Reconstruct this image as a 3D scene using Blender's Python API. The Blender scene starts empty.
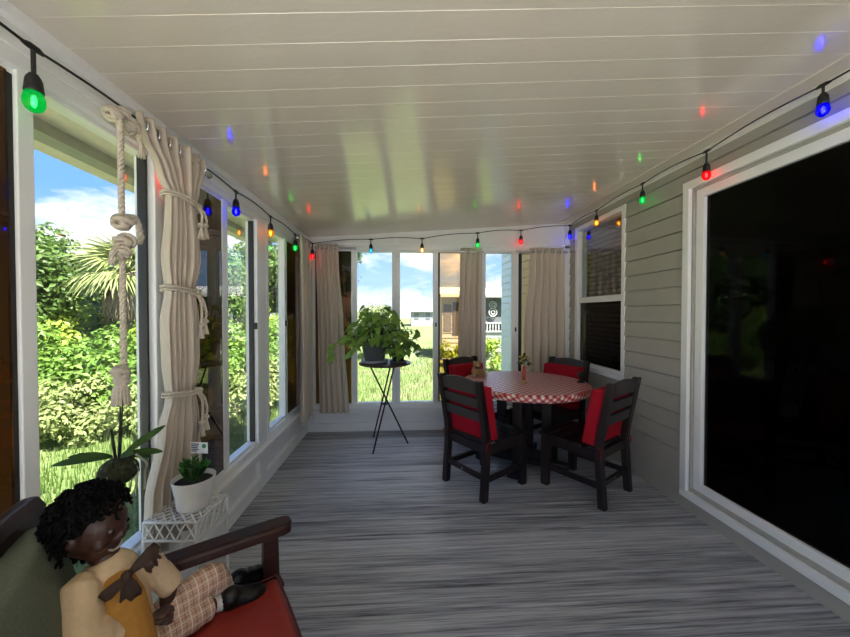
import bpy, math, random
from mathutils import Vector, Matrix, Quaternion
random.seed(7)
R = math.radians; PI = math.pi
scene = bpy.context.scene; COL = scene.collection

# ------------------------------------------------------------------ helpers
class MB:
    """collects shapes into one mesh"""
    def __init__(s): s.v = []; s.f = []; s.sm = []
    def add(s, vs, fs, smooth=False):
        o = len(s.v); s.v += [tuple(v) for v in vs]
        s.f += [tuple(i + o for i in f) for f in fs]; s.sm += [smooth] * len(fs)
    def box(s, lo, hi, M=None):
        x0, y0, z0 = lo; x1, y1, z1 = hi
        if x0 > x1: x0, x1 = x1, x0
        if y0 > y1: y0, y1 = y1, y0
        if z0 > z1: z0, z1 = z1, z0
        vs = [Vector(p) for p in ((x0,y0,z0),(x1,y0,z0),(x1,y1,z0),(x0,y1,z0),(x0,y0,z1),(x1,y0,z1),(x1,y1,z1),(x0,y1,z1))]
        if M: vs = [M @ v for v in vs]
        s.add(vs, [(0,3,2,1),(4,5,6,7),(0,1,5,4),(1,2,6,5),(2,3,7,6),(3,0,4,7)])
    def bar(s, a, b, w, d, up=(0,0,1)):
        """rectangular bar from a to b, w across, d along up"""
        a = Vector(a); b = Vector(b); z = (b - a); L = z.length; z.normalize()
        u = Vector(up); x = u.cross(z)
        if x.length < 1e-4: x = Vector((1,0,0))
        x.normalize(); y = z.cross(x)
        M = Matrix(((x.x,y.x,z.x,a.x),(x.y,y.y,z.y,a.y),(x.z,y.z,z.z,a.z),(0,0,0,1)))
        s.box((-w/2,-d/2,0),(w/2,d/2,L), M)
    def hexa(s, p8):
        s.add(p8, [(0,3,2,1),(4,5,6,7),(0,1,5,4),(1,2,6,5),(2,3,7,6),(3,0,4,7)])
    def prism(s, poly, d0, d1, f):
        """poly of (a,b); f(a,b,d)->xyz"""
        n = len(poly)
        vs = [f(a,b,d0) for a,b in poly] + [f(a,b,d1) for a,b in poly]
        s.add(vs, [tuple(range(n-1,-1,-1)), tuple(range(n,2*n))] + [(i,(i+1)%n,n+(i+1)%n,n+i) for i in range(n)])
    def tube(s, pts, r, seg=8, cap=True, flat=1.0, round_ends=False):
        pts = [Vector(p) for p in pts]; n = len(pts)
        rs = list(r) if isinstance(r, (list, tuple)) else [r]*n
        if round_ends:
            t0 = (pts[0]-pts[1]).normalized(); t1 = (pts[-1]-pts[-2]).normalized()
            r0, r1 = rs[0], rs[-1]
            pre = [(pts[0]+t0*r0*math.sin(a), max(r0*math.cos(a), r0*.05)) for a in (PI/2, PI/3, PI/6)]
            post = [(pts[-1]+t1*r1*math.sin(a), max(r1*math.cos(a), r1*.05)) for a in (PI/6, PI/3, PI/2)]
            pts = [p for p,_ in pre] + pts + [p for p,_ in post]
            rs = [q for _,q in pre] + rs + [q for _,q in post]; n = len(pts)
        t = (pts[1]-pts[0]).normalized()
        u = t.orthogonal().normalized(); vs = []
        for i in range(n):
            tn = (pts[min(i+1,n-1)]-pts[max(i-1,0)])
            if tn.length < 1e-9: tn = t
            tn.normalize()
            q = t.rotation_difference(tn); u = (q @ u).normalized(); t = tn
            w = t.cross(u)
            for k in range(seg):
                a = 2*PI*k/seg
                vs.append(pts[i] + (u*math.cos(a) + w*math.sin(a)*flat)*rs[i])
        fs = [(i*seg+k, i*seg+(k+1)%seg, (i+1)*seg+(k+1)%seg, (i+1)*seg+k) for i in range(n-1) for k in range(seg)]
        s.add(vs, fs, True)
        if cap:
            s.add(vs[:seg], [tuple(range(seg-1,-1,-1))], True); s.add(vs[-seg:], [tuple(range(seg))], True)
    def lathe(s, prof, M=None, seg=24):
        M = M or Matrix.Identity(4); vs = []
        for r, z in prof:
            for k in range(seg):
                a = 2*PI*k/seg; vs.append(M @ Vector((r*math.cos(a), r*math.sin(a), z)))
        n = len(prof)
        fs = [(i*seg+k, i*seg+(k+1)%seg, (i+1)*seg+(k+1)%seg, (i+1)*seg+k) for i in range(n-1) for k in range(seg)]
        if prof[0][0] > 1e-5: fs.append(tuple(range(seg-1,-1,-1)))
        if prof[-1][0] > 1e-5: fs.append(tuple((n-1)*seg+k for k in range(seg)))
        s.add(vs, fs, True)
    def ball(s, c, r, M=None, seg=16, rings=10):
        if not isinstance(r, (tuple, list)): r = (r,r,r)
        c = Vector(c); M3 = M or Matrix.Identity(3); vs = []; fs = []
        vs.append(c + M3 @ Vector((0,0,-r[2])))
        for i in range(1, rings):
            p = -PI/2 + PI*i/rings
            for k in range(seg):
                a = 2*PI*k/seg
                vs.append(c + M3 @ Vector((r[0]*math.cos(p)*math.cos(a), r[1]*math.cos(p)*math.sin(a), r[2]*math.sin(p))))
        vs.append(c + M3 @ Vector((0,0,r[2]))); L = len(vs)-1
        for k in range(seg):
            fs.append((0, 1+(k+1)%seg, 1+k)); fs.append((L, L-seg+k, L-seg+(k+1)%seg))
        for i in range(rings-2):
            for k in range(seg):
                a = 1+i*seg+k; b = 1+i*seg+(k+1)%seg; fs.append((a, b, b+seg, a+seg))
        s.add(vs, fs, True)
    def torus(s, c, Rr, r, n=(0,0,1), seg=24, ts=8, squash=1.0):
        n = Vector(n).normalized(); u = n.orthogonal().normalized(); w = n.cross(u); c = Vector(c); vs = []
        for i in range(seg):
            a = 2*PI*i/seg; d = u*math.cos(a)+w*math.sin(a)*squash
            for k in range(ts):
                b = 2*PI*k/ts; vs.append(c + d*(Rr+r*math.cos(b)) + n*r*math.sin(b))
        s.add(vs, [(i*ts+k, ((i+1)%seg)*ts+k, ((i+1)%seg)*ts+(k+1)%ts, i*ts+(k+1)%ts) for i in range(seg) for k in range(ts)], True)
    def rope(s, pts, r=.007, pitch=.05, sub=10):
        """three twisted strands along a polyline"""
        P = resample(pts, pitch/sub)
        for j in range(3):
            out = []
            t = (P[1]-P[0]).normalized(); u = t.orthogonal().normalized()
            for i, p in enumerate(P):
                tn = (P[min(i+1,len(P)-1)]-P[max(i-1,0)]).normalized()
                u = (t.rotation_difference(tn) @ u).normalized(); t = tn; w = t.cross(u)
                a = 2*PI*(i/sub + j/3)
                out.append(p + (u*math.cos(a)+w*math.sin(a))*r*.55)
            s.tube(out, r*.62, 6)
    def knot(s, c, r, tr=.006):
        c = Vector(c)
        for n, q in (((0,.3,1),1),((1,.4,.3),.9),((-.6,1,.4),.95),((.3,-.8,.9),.8)):
            s.torus(c + Vector((random.uniform(-1,1),random.uniform(-1,1),random.uniform(-1,1)))*r*.2, r*q*.75, tr, n, 16, 6)
    def leaf(s, base, d, n, L, W, droop=.3, fold=.25, prof=((0,.12),(.12,.72),(.35,1),(.65,.78),(.88,.32),(1,.02))):
        base = Vector(base); d = Vector(d).normalized(); n = Vector(n)
        sd = d.cross(n)
        if sd.length < 1e-3: sd = d.orthogonal()
        sd.normalize(); n = sd.cross(d).normalized(); vs = []
        for t, w in prof:
            c = base + d*(L*t) - n*(droop*L*t*t)
            hw = W/2*w
            vs += [c - sd*hw + n*fold*hw, c, c + sd*hw + n*fold*hw]
        m = len(prof); fs = []
        for i in range(m-1):
            a = i*3; fs += [(a,a+1,a+4,a+3),(a+1,a+2,a+5,a+4)]
        s.add(vs, fs, True)
    def build(s, name, mat, parent=None, bevel=0, loc=None, mods=(), seg=2):
        me = bpy.data.meshes.new(name); me.from_pydata(s.v, [], s.f)
        me.polygons.foreach_set('use_smooth', s.sm); me.update()
        if mat: me.materials.append(mat)
        o = bpy.data.objects.new(name, me); COL.objects.link(o)
        if parent: o.parent = parent
        if loc: o.location = loc
        if bevel:
            b = o.modifiers.new('bevel', 'BEVEL'); b.width = bevel; b.segments = seg; b.limit_method = 'ANGLE'; b.angle_limit = R(40)
        for m in mods:
            if m[0] == 'remesh':
                q = o.modifiers.new('remesh','REMESH'); q.mode = 'VOXEL'; q.voxel_size = m[1]; q.use_smooth_shade = True
                if len(m) > 2:
                    q = o.modifiers.new('smooth','SMOOTH'); q.iterations = m[2]; q.factor = .5
            if m[0] == 'solid':
                q = o.modifiers.new('solid','SOLIDIFY'); q.thickness = m[1]; q.offset = 0
            if m[0] == 'sub':
                q = o.modifiers.new('sub','SUBSURF'); q.levels = m[1]; q.render_levels = m[1]
        return o

def resample(pts, step):
    pts = [Vector(p) for p in pts]; out = [pts[0].copy()]
    for a, b in zip(pts, pts[1:]):
        n = max(1, int((b-a).length/step))
        out += [a.lerp(b, i/n) for i in range(1, n+1)]
    return out
def spline(pts, n=8):
    P = [Vector(p) for p in pts]; P = [P[0]*2-P[1]] + P + [P[-1]*2-P[-2]]; out = []
    for i in range(1, len(P)-2):
        p0,p1,p2,p3 = P[i-1:i+3]
        for k in range(n):
            t = k/n
            out.append(.5*((2*p1)+(p2-p0)*t+(2*p0-5*p1+4*p2-p3)*t*t+(3*p1-p0-3*p2+p3)*t**3))
    out.append(P[-2]); return out
def thing(name, label, cat, loc=(0,0,0), rz=0, group=None):
    o = bpy.data.objects.new(name, None); COL.objects.link(o); o.empty_display_size = .1
    o.location = loc; o.rotation_euler = (0,0,rz); tag(o, label, cat, group); return o
def tag(o, label, cat, group=None, kind=None):
    o['label'] = label; o['category'] = cat
    if group: o['group'] = group
    if kind: o['kind'] = kind
    return o
def struct(o, label=None):
    o['kind'] = 'structure'
    if label: o['label'] = label
    return o
def sroot(name, label=None):
    o = bpy.data.objects.new(name, None); COL.objects.link(o); o.empty_display_size = .1
    return struct(o, label)
def lab(o, l): o['label'] = l; return o
def copy_tree(o, parent=None):
    c = o.copy(); COL.objects.link(c)
    if parent: c.parent = parent
    for ch in list(o.children): copy_tree(ch, c)
    return c
def rotz(a): return Matrix.Rotation(a, 4, 'Z')

# ------------------------------------------------------------------ materials
def nodes(name):
    m = bpy.data.materials.new(name); m.use_nodes = True; nt = m.node_tree
    return m, nt, nt.nodes['Principled BSDF'], nt.nodes['Material Output']
def N(nt, t, **kw):
    n = nt.nodes.new(t)
    for k, v in kw.items():
        if hasattr(n, k) and not k.startswith('i_'): setattr(n, k, v)
    return n
def L(nt, a, b): nt.links.new(a, b)
def math_n(nt, op, a, b=None):
    n = nt.nodes.new('ShaderNodeMath'); n.operation = op
    for i, x in enumerate((a, b)):
        if x is None: continue
        if hasattr(x, 'links') or hasattr(x, 'is_linked'): L(nt, x, n.inputs[i])
        else: n.inputs[i].default_value = x
    return n.outputs[0]
def mixc(nt, fac, a, b):
    n = nt.nodes.new('ShaderNodeMix'); n.data_type = 'RGBA'
    for i, x in ((0,fac),(6,a),(7,b)):
        if hasattr(x, 'is_linked'): L(nt, x, n.inputs[i])
        elif i == 0: n.inputs[0].default_value = x
        else: n.inputs[i].default_value = (*x, 1)
    return n.outputs[2]
def coord(nt, scale=(1,1,1), rot=(0,0,0), kind='Object'):
    t = nt.nodes.new('ShaderNodeTexCoord'); m = nt.nodes.new('ShaderNodeMapping')
    m.inputs['Scale'].default_value = scale; m.inputs['Rotation'].default_value = rot
    L(nt, t.outputs[kind], m.inputs['Vector']); return m.outputs[0]
def noise(nt, vec, scale=5, detail=3, rough=.55):
    n = nt.nodes.new('ShaderNodeTexNoise'); n.inputs['Scale'].default_value = scale
    n.inputs['Detail'].default_value = detail; n.inputs['Roughness'].default_value = rough
    L(nt, vec, n.inputs['Vector']); return n.outputs['Fac']
def ramp(nt, fac, stops):
    n = nt.nodes.new('ShaderNodeValToRGB'); e = n.color_ramp.elements
    while len(e) < len(stops): e.new(.5)
    for q, (p, c) in zip(e, stops): q.position = p; q.color = (*c, 1)
    L(nt, fac, n.inputs[0]); return n.outputs[0]
def bump(nt, bs, h, strength=.2, dist=.01):
    b = nt.nodes.new('ShaderNodeBump'); b.inputs['Strength'].default_value = strength; b.inputs['Distance'].default_value = dist
    L(nt, h, b.inputs['Height']); L(nt, b.outputs[0], bs.inputs['Normal'])
def mat(name, c, rough=.5, c2=None, scale=20, bs=0, bd=.004, metal=0, spec=.5, mscale=(1,1,1), detail=3, sheen=0):
    m, nt, p, out = nodes(name)
    v = coord(nt, mscale); f = noise(nt, v, scale, detail)
    c2 = c2 or tuple(x*.88 for x in c)
    L(nt, ramp(nt, f, ((.3, c2), (.7, c))), p.inputs['Base Color'])
    p.inputs['Roughness'].default_value = rough; p.inputs['Metallic'].default_value = metal
    p.inputs['Specular IOR Level'].default_value = spec
    if sheen: p.inputs['Sheen Weight'].default_value = sheen
    if bs: bump(nt, p, f, bs, bd)
    return m
def glow(name, c, e, base=None):
    m, nt, p, out = nodes(name)
    p.inputs['Base Color'].default_value = (*(base or c), 1); p.inputs['Roughness'].default_value = .15; p.inputs['Specular IOR Level'].default_value = .2
    p.inputs['Emission Color'].default_value = (*c, 1); p.inputs['Emission Strength'].default_value = e
    return m
def pane_mat(name, tint, refl=.05, rough=0):
    m = bpy.data.materials.new(name); m.use_nodes = True; nt = m.node_tree
    nt.nodes.clear(); out = nt.nodes.new('ShaderNodeOutputMaterial')
    tr = nt.nodes.new('ShaderNodeBsdfTransparent'); tr.inputs[0].default_value = (*tint, 1)
    gl = nt.nodes.new('ShaderNodeBsdfGlossy'); gl.inputs['Roughness'].default_value = rough
    gl.inputs[0].default_value = (1,1,1,1)
    lw = nt.nodes.new('ShaderNodeLayerWeight'); lw.inputs[0].default_value = .5
    pw = math_n(nt, 'POWER', lw.outputs['Facing'], 5.0)
    fr = math_n(nt, 'ADD', math_n(nt, 'MULTIPLY', pw, .9), refl)
    mx = nt.nodes.new('ShaderNodeMixShader'); L(nt, fr, mx.inputs[0]); L(nt, tr.outputs[0], mx.inputs[1]); L(nt, gl.outputs[0], mx.inputs[2])
    L(nt, mx.outputs[0], out.inputs[0]); return m
def leaf_mat(name, c, c2, rough=.45, scale=3, trans=.25):
    m, nt, p, out = nodes(name)
    f = noise(nt, coord(nt), scale, 2)
    L(nt, ramp(nt, f, ((.35, c2), (.65, c))), p.inputs['Base Color']); p.inputs['Roughness'].default_value = rough; p.inputs['Specular IOR Level'].default_value = .25
    if trans:
        t = nt.nodes.new('ShaderNodeBsdfTranslucent'); t.inputs[0].default_value = (*[min(1, x*1.5) for x in c], 1)
        mx = nt.nodes.new('ShaderNodeMixShader'); mx.inputs[0].default_value = trans
        L(nt, p.outputs[0], mx.inputs[1]); L(nt, t.outputs[0], mx.inputs[2]); L(nt, mx.outputs[0], out.inputs[0])
    return m

WHITE = mat('white_vinyl', (.87,.88,.88), .32, (.84,.85,.85), 4)
TRIMW = mat('trim_white', (.74,.73,.69), .4, (.70,.69,.65), 4)
KNEE = mat('knee_panel', (.84,.84,.83), .38, (.80,.80,.79), 3)
GASK = mat('black_gasket', (.012,.012,.012), .5)
SOFF = mat('cream_soffit', (.80,.74,.62), .6)
BEAM = mat('grey_eave_roof', (.36,.36,.31), .6)
SIDE = mat('taupe_siding', (.40,.385,.345), .5, (.375,.36,.32), 6, .15, .002)
SIDEX = mat('pale_siding', (.42,.43,.43), .5)
DARKW = mat('dark_mahogany', (.034,.010,.007), .42, (.017,.006,.005), 14, .15, .002, spec=.3, mscale=(1,1,6))
POLY = mat('espresso_poly_lumber', (.014,.007,.007), .42, (.009,.005,.005), 22, .15, .001)
POLYT = mat('slate_poly_lumber', (.048,.040,.039), .5, (.042,.036,.035), 22, .15, .001)
REDC = mat('red_cushion', (.40,.006,.020), .85, (.34,.005,.016), 90, .25, .001, spec=.2)
REDS = mat('rust_red_vinyl', (.27,.022,.015), .5, (.24,.019,.013), 40, .12, .001)
GREENC = mat('sage_corduroy', (.15,.175,.125), .95, (.11,.132,.09), 160, .5, .002)
CURT = mat('cream_linen', (.62,.535,.44), .9, (.58,.50,.41), 220, .12, .001)
ROPE = mat('cotton_rope', (.66,.59,.49), .9, (.52,.45,.36), 120, .4, .002)
CHROME = mat('brushed_chrome', (.72,.73,.75), .18, metal=1)
BLACK = mat('black_rubber', (.010,.010,.010), .5)
BLKM = mat('black_metal', (.012,.012,.012), .4, metal=.3)
WHWIRE = mat('white_wire', (.88,.88,.87), .35)
CERAM = mat('white_ceramic', (.82,.81,.78), .3)
SOIL = mat('potting_soil', (.030,.020,.013), .95, (.012,.008,.006), 60, .8, .01)
GREYP = mat('slate_grey_pot', (.10,.11,.125), .5)
SAUC = mat('grey_saucer', (.36,.38,.42), .5)
WOODT = mat('dark_table_wood', (.085,.042,.03), .4, (.05,.025,.018), 8, mscale=(1,8,1))
PANE = pane_mat('clear_pane', (.97,.98,.98), .03)
BRZ = pane_mat('bronze_pane', (.88,.70,.50), .05)
BRZM = pane_mat('medium_bronze_pane', (.62,.39,.205), .05)
BRZD = pane_mat('dark_bronze_pane', (.24,.165,.115), .075)
LEAFA = leaf_mat('bush_leaf', (.13,.225,.04), (.075,.15,.02))
LEAFB = leaf_mat('tree_leaf', (.085,.15,.035), (.05,.09,.018))
LEAFC = leaf_mat('yellow_green_leaf', (.25,.33,.05), (.15,.24,.03))
LEAFD = leaf_mat('weed_leaf', (.24,.28,.11), (.15,.20,.06))
POTH = leaf_mat('pothos_leaf', (.30,.46,.09), (.10,.22,.035), .3, 14, .22)
ORCH = leaf_mat('orchid_leaf', (.06,.12,.025), (.035,.075,.015), .6, 6, .1)
SUCC = leaf_mat('zz_leaf', (.06,.19,.03), (.03,.11,.018), .3, 20, .15)
PALMG = leaf_mat('palm_green', (.25,.28,.11), (.15,.19,.06), .5, 4, .2)
PALMD = leaf_mat('palm_dead', (.28,.23,.17), (.18,.14,.10), .8, 4, .1)
BARK = mat('bark', (.23,.19,.15), .9, (.13,.10,.08), 12, .6, .03)
STEM = mat('green_stem', (.06,.10,.03), .6)
DSTEM = mat('dark_flower_spike', (.025,.03,.015), .6)
MOSS = mat('moss_ball', (.055,.06,.02), .95, (.015,.018,.008), 45, 1, .02)
ROOTM = mat('aerial_root', (.42,.42,.33), .7)
PLUSH = mat('tan_plush', (.46,.29,.14), .95, (.34,.20,.09), 120, .8, .004)
PLUSHL = mat('pale_plush', (.58,.44,.28), .95, (.48,.35,.2), 120, .6, .003)
GOLD = mat('gold_foot', (.62,.46,.18), .35, metal=.6)
REDG = mat('red_glazed', (.42,.03,.02), .3)
SKIN = mat('dark_brown_vinyl_skin', (.055,.020,.012), .42, (.046,.016,.010), 8)
HAIRM = mat('black_hair', (.0035,.003,.003), .75, spec=.12)
SHIRT = mat('cream_shirt', (.66,.49,.31), .85, (.60,.44,.27), 70, .2, .002)
VEST = mat('mustard_vest', (.46,.215,.035), .85, (.40,.18,.028), 70, .2, .002)
SOCK = mat('white_sock', (.60,.58,.56), .9)
SHOE = mat('black_patent', (.005,.005,.005), .32, spec=.3)
CREAMT = mat('doll_teeth', (.55,.45,.40), .4)
BOWD = mat('brown_print_ribbon', (.06,.032,.018), .8, (.025,.012,.007), 40)
PAPER = mat('white_card', (.85,.85,.83), .6)
INK = mat('dark_ink', (.03,.03,.035), .7)
GRNSPOT = mat('green_print', (.04,.28,.10), .6)
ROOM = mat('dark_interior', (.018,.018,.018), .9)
BLIND = mat('dark_blind', (.34,.35,.34), .6)
SCRN = mat('dark_screen', (.10,.11,.12), .7)
ROOFM = mat('white_metal_roof', (.46,.46,.45), .5)
BRKM = mat('dark_shutter', (.05,.045,.05), .6)

def ceiling_mat():
    m, nt, p, out = nodes('glossy_white_planks')
    v = coord(nt); f = noise(nt, v, 1.5, 2)
    L(nt, ramp(nt, f, ((.3,(.70,.645,.56)),(.7,(.74,.685,.595)))), p.inputs['Base Color'])
    p.inputs['Roughness'].default_value = .10; p.inputs['Specular IOR Level'].default_value = 1.0
    v2 = coord(nt, (9, 16, 1)); h = noise(nt, v2, 3, 4, .6)
    bump(nt, p, h, .16, .004); return m
CEIL = ceiling_mat()
def floor_mat():
    m, nt, p, out = nodes('grey_deck_boards')
    t = nt.nodes.new('ShaderNodeTexCoord'); sp = nt.nodes.new('ShaderNodeSeparateXYZ'); L(nt, t.outputs['Object'], sp.inputs[0])
    b = math_n(nt, 'FLOOR', math_n(nt, 'DIVIDE', math_n(nt, 'ADD', sp.outputs[1], 1.6), .142))
    cb = nt.nodes.new('ShaderNodeCombineXYZ')
    L(nt, math_n(nt, 'ADD', math_n(nt, 'MULTIPLY', sp.outputs[0], 1.3), math_n(nt, 'MULTIPLY', b, 7.31)), cb.inputs[0])
    L(nt, math_n(nt, 'MULTIPLY', sp.outputs[1], 46.0), cb.inputs[1]); L(nt, b, cb.inputs[2])
    f1 = noise(nt, cb.outputs[0], 1.0, 4, .6)
    cb2 = nt.nodes.new('ShaderNodeCombineXYZ')
    L(nt, math_n(nt, 'MULTIPLY', sp.outputs[0], 4.0), cb2.inputs[0]); L(nt, math_n(nt, 'MULTIPLY', sp.outputs[1], 190.0), cb2.inputs[1]); L(nt, b, cb2.inputs[2])
    f2 = noise(nt, cb2.outputs[0], 1.0, 3, .6)
    wn = nt.nodes.new('ShaderNodeTexWhiteNoise'); wn.noise_dimensions = '1D'; L(nt, b, wn.inputs['W'])
    f = math_n(nt, 'ADD', math_n(nt, 'ADD', math_n(nt, 'MULTIPLY', f1, .62), math_n(nt, 'MULTIPLY', f2, .38)), math_n(nt, 'MULTIPLY', math_n(nt, 'SUBTRACT', wn.outputs[0], .5), .14))
    L(nt, ramp(nt, f, ((.30,(.035,.036,.042)),(.41,(.20,.205,.23)),(.52,(.40,.407,.44)),(.68,(.60,.605,.635)))), p.inputs['Base Color'])
    p.inputs['Roughness'].default_value = .42; p.inputs['Specular IOR Level'].default_value = .45
    bump(nt, p, f, .25, .004); return m
FLOOR = floor_mat()
def gingham():
    m, nt, p, out = nodes('red_gingham')
    v = coord(nt, (1,1,1), (0,0,R(52))); sp = nt.nodes.new('ShaderNodeSeparateXYZ'); L(nt, v, sp.inputs[0])
    zs = math_n(nt, 'MULTIPLY', sp.outputs[2], .9)
    ga = math_n(nt, 'ADD', sp.outputs[0], zs); gb = math_n(nt, 'SUBTRACT', sp.outputs[1], zs)
    def sq(o): return math_n(nt, 'LESS_THAN', math_n(nt, 'FRACT', math_n(nt, 'ADD', math_n(nt, 'DIVIDE', o, .044), 40.0)), .5)
    s = math_n(nt, 'MULTIPLY', math_n(nt, 'ADD', sq(ga), sq(gb)), .5)
    L(nt, ramp(nt, s, ((0,(.78,.70,.66)),(.5,(.56,.17,.16)),(1,(.36,.010,.016)))), p.inputs['Base Color'])
    p.inputs['Roughness'].default_value = .33; return m
GING = gingham()
def plaid():
    m, nt, p, out = nodes('pink_plaid')
    v = coord(nt, (1,1,1), (0,0,R(-50))); sp = nt.nodes.new('ShaderNodeSeparateXYZ'); L(nt, v, sp.inputs[0])
    def ln(o, per, w, off=0): return math_n(nt, 'LESS_THAN', math_n(nt, 'FRACT', math_n(nt, 'ADD', math_n(nt, 'DIVIDE', o, per), 40.0+off)), w)
    c = mixc(nt, ln(sp.outputs[0], .014, .14), (.52,.34,.25), (.27,.10,.07))
    zz = math_n(nt, 'ADD', sp.outputs[2], math_n(nt, 'MULTIPLY', sp.outputs[1], .8))
    c = mixc(nt, ln(zz, .014, .14, .3), c, (.27,.10,.07))
    c = mixc(nt, ln(zz, .028, .10, .6), c, (.72,.62,.52)); c = mixc(nt, ln(sp.outputs[0], .028, .10, .5), c, (.72,.62,.52))
    L(nt, c, p.inputs['Base Color']); p.inputs['Roughness'].default_value = .9; return m
PLAID = plaid()
def lawn_mat():
    m, nt, p, out = nodes('lawn_grass')
    a = noise(nt, coord(nt), .9, 4, .65); b = noise(nt, coord(nt), 14, 4, .7)
    c1 = ramp(nt, b, ((.3,(.065,.11,.022)),(.7,(.12,.165,.042))))
    c2 = ramp(nt, b, ((.3,(.10,.115,.042)),(.7,(.165,.165,.075))))
    L(nt, mixc(nt, ramp(nt, a, ((.46,(0,0,0)),(.62,(1,1,1)))), c1, c2), p.inputs['Base Color'])
    p.inputs['Roughness'].default_value = .9; bump(nt, p, b, .6, .05); return m
LAWN = lawn_mat()
BLADE = leaf_mat('grass_blade', (.10,.15,.036), (.065,.11,.022), .6, 2, .3)

# ------------------------------------------------------------------ room constants
XL, XR, YB, YR = -1.14, 2.03, 4.05, -1.7
def cz(x): return 2.275 + .0705*(x - XL)          # sloping ceiling height

# floor: boards across the porch
mb = MB(); k = 0; y = YR
while y < YB - .001:
    y1 = min(y + .142, YB)
    mb.box((XL-.05, y+.0028, -.03), (XR+.03, y1-.0028, 0)); y += .142
mb.box((XL-.05, YR, -.06), (XR+.03, YB+.03, -.031))
struct(mb.build('floor', FLOOR, bevel=.003, seg=1))
# ceiling: narrow planks with V grooves
mb = MB(); pw = .1185; prof = []; y = YR - .05
while y < YB + .05:
    prof += [(y, .0016), (y+.0014, 0), (y+pw-.0014, 0), (y+pw, .0016)]; y += pw
vs = []; xa, xb = XL-.02, XR+.02
for (y, d) in prof: vs += [(xa, y, cz(xa)+d), (xb, y, cz(xb)+d)]
mb.add(vs, [(2*i, 2*i+1, 2*i+3, 2*i+2) for i in range(len(prof)-1)])
top = len(vs)
mb.box((xa, YR-.05, cz(xb)+.03), (xb, YB+.05, cz(xb)+.05))
struct(mb.build('ceiling', CEIL))
# roof above, eaves
def ZR(x): return cz(x)+.10
mb = MB()
mb.hexa([(-1.8,YR-.25,ZR(-1.8)-.02),(2.2,YR-.25,ZR(2.2)),(2.2,YB+.22,ZR(2.2)),(-1.8,YB+.22,ZR(-1.8)-.02),
         (-1.8,YR-.25,ZR(-1.8)+.10),(2.2,YR-.25,ZR(2.2)+.12),(2.2,YB+.22,ZR(2.2)+.12),(-1.8,YB+.22,ZR(-1.8)+.10)])
struct(mb.build('roof', ROOFM))
mb = MB(); mb.box((-1.62,YR-.25,2.255),(XL-.10,YB+.2,2.275)); mb.box((-1.80,YR-.25,2.20),(-1.70,YB+.2,2.34))
struct(mb.build('soffit', SOFF))
mb = MB(); mb.box((-1.70,YR-.25,2.20),(-1.60,YB+.2,2.30))  # grey colour holds the shade on the eave's underside
struct(mb.build('eave_shade_band', BEAM))

# -------- window units
def mapper(side):
    if side == 'left': return lambda a,d,z: (XL-d, a, z)
    if side == 'back': return lambda a,d,z: (a, YB+d, z)
    if side == 'right': return lambda a,d,z: (XR+d, a, z)
    return lambda a,d,z: (a, YR-d, z)
def mbox(mb, f, a0,a1,d0,d1,z0,z1): mb.box(f(a0,d0,z0), f(a1,d1,z1))
def window_unit(name, side, a0, a1, z0, z1, panes, rails, latch=None, darks=()):
    f = mapper(side); root = sroot(name)
    mb = MB(); w = .045
    mbox(mb,f,a0,a1,-.015,.075,z0,z0+w); mbox(mb,f,a0,a1,-.015,.075,z1-w,z1)
    mbox(mb,f,a0,a0+w,-.015,.075,z0+w,z1-w); mbox(mb,f,a1-w,a1,-.015,.075,z0+w,z1-w)
    # inner stepped tracks
    mbox(mb,f,a0+w,a1-w,.010,.070,z0+w,z0+w+.018); mbox(mb,f,a0+w,a1-w,.010,.070,z1-w-.018,z1-w)
    mb.build('window_frame', WHITE, root, bevel=.004)
    for r0, r1 in rails:
        mb = MB(); mbox(mb,f,r0,r1,.0,.06,z0+w,z1-w); mb.build('sash_rail', WHITE, root, bevel=.003)
    for p0, p1, m, l in panes:
        dp = .040 if m is PANE else .006
        mb = MB(); mbox(mb,f,p0,p1,dp,dp+.003,z0+w+.016,z1-w-.016); o = mb.build('pane', m, root)
        if l: lab(o, l)
    if darks:
        mb = MB()
        for d0, d1 in darks: mbox(mb,f,d0,d1,.012,.048,z0+w+.016,z1-w-.016)
        mb.build('gasket', GASK, root)
    if latch:
        for la, lz in latch:
            mb = MB(); mbox(mb,f,la-.008,la+.008,-.012,.01,lz-.025,lz+.025); mb.build('latch', BLACK, root, bevel=.002)
    return root
ZB, ZT = .345, 2.165
BL = 'bronze-tinted pane'
window_unit('window_1','left',-1.62,-.55,ZB,ZT,[(-1.57,-.60,PANE,None)],[])  # this one and the next are unseen, added to admit daylight
window_unit('window_2','left',-.45,.50,ZB,ZT,[(-.40,.45,PANE,None)],[])
window_unit('window_3','left',.56,1.665,ZB,ZT,[(.60,1.066,BRZM,BL),(1.135,1.598,PANE,None)],[(1.086,1.132)],None,[(1.600,1.612),(1.066,1.086)])
window_unit('window_4','left',1.72,2.74,ZB,ZT,[(1.765,2.222,BRZD,BL),(2.288,2.682,PANE,None)],[(2.224,2.286)],[(2.69,1.30)],[(2.683,2.695)])
window_unit('window_5','left',2.87,3.95,ZB,ZT,[(2.915,3.335,PANE,None),(3.425,3.905,BRZD,BL)],[(3.335,3.40)],[(3.345,1.30)],[(3.40,3.425)])
ZBB, ZTB = .272, 2.185
window_unit('window_6','back',-1.08,-.097,ZBB,ZTB,[(-1.035,-.62,BRZD,BL),(-.555,-.142,PANE,None)],[(-.618,-.555)])
window_unit('window_7','back',-.092,.928,ZBB,ZTB,[(-.046,.347,PANE,None),(.43,.87,BRZ,BL)],[(.347,.408)],[(.38,1.26)],[(.408,.43)])
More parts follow.
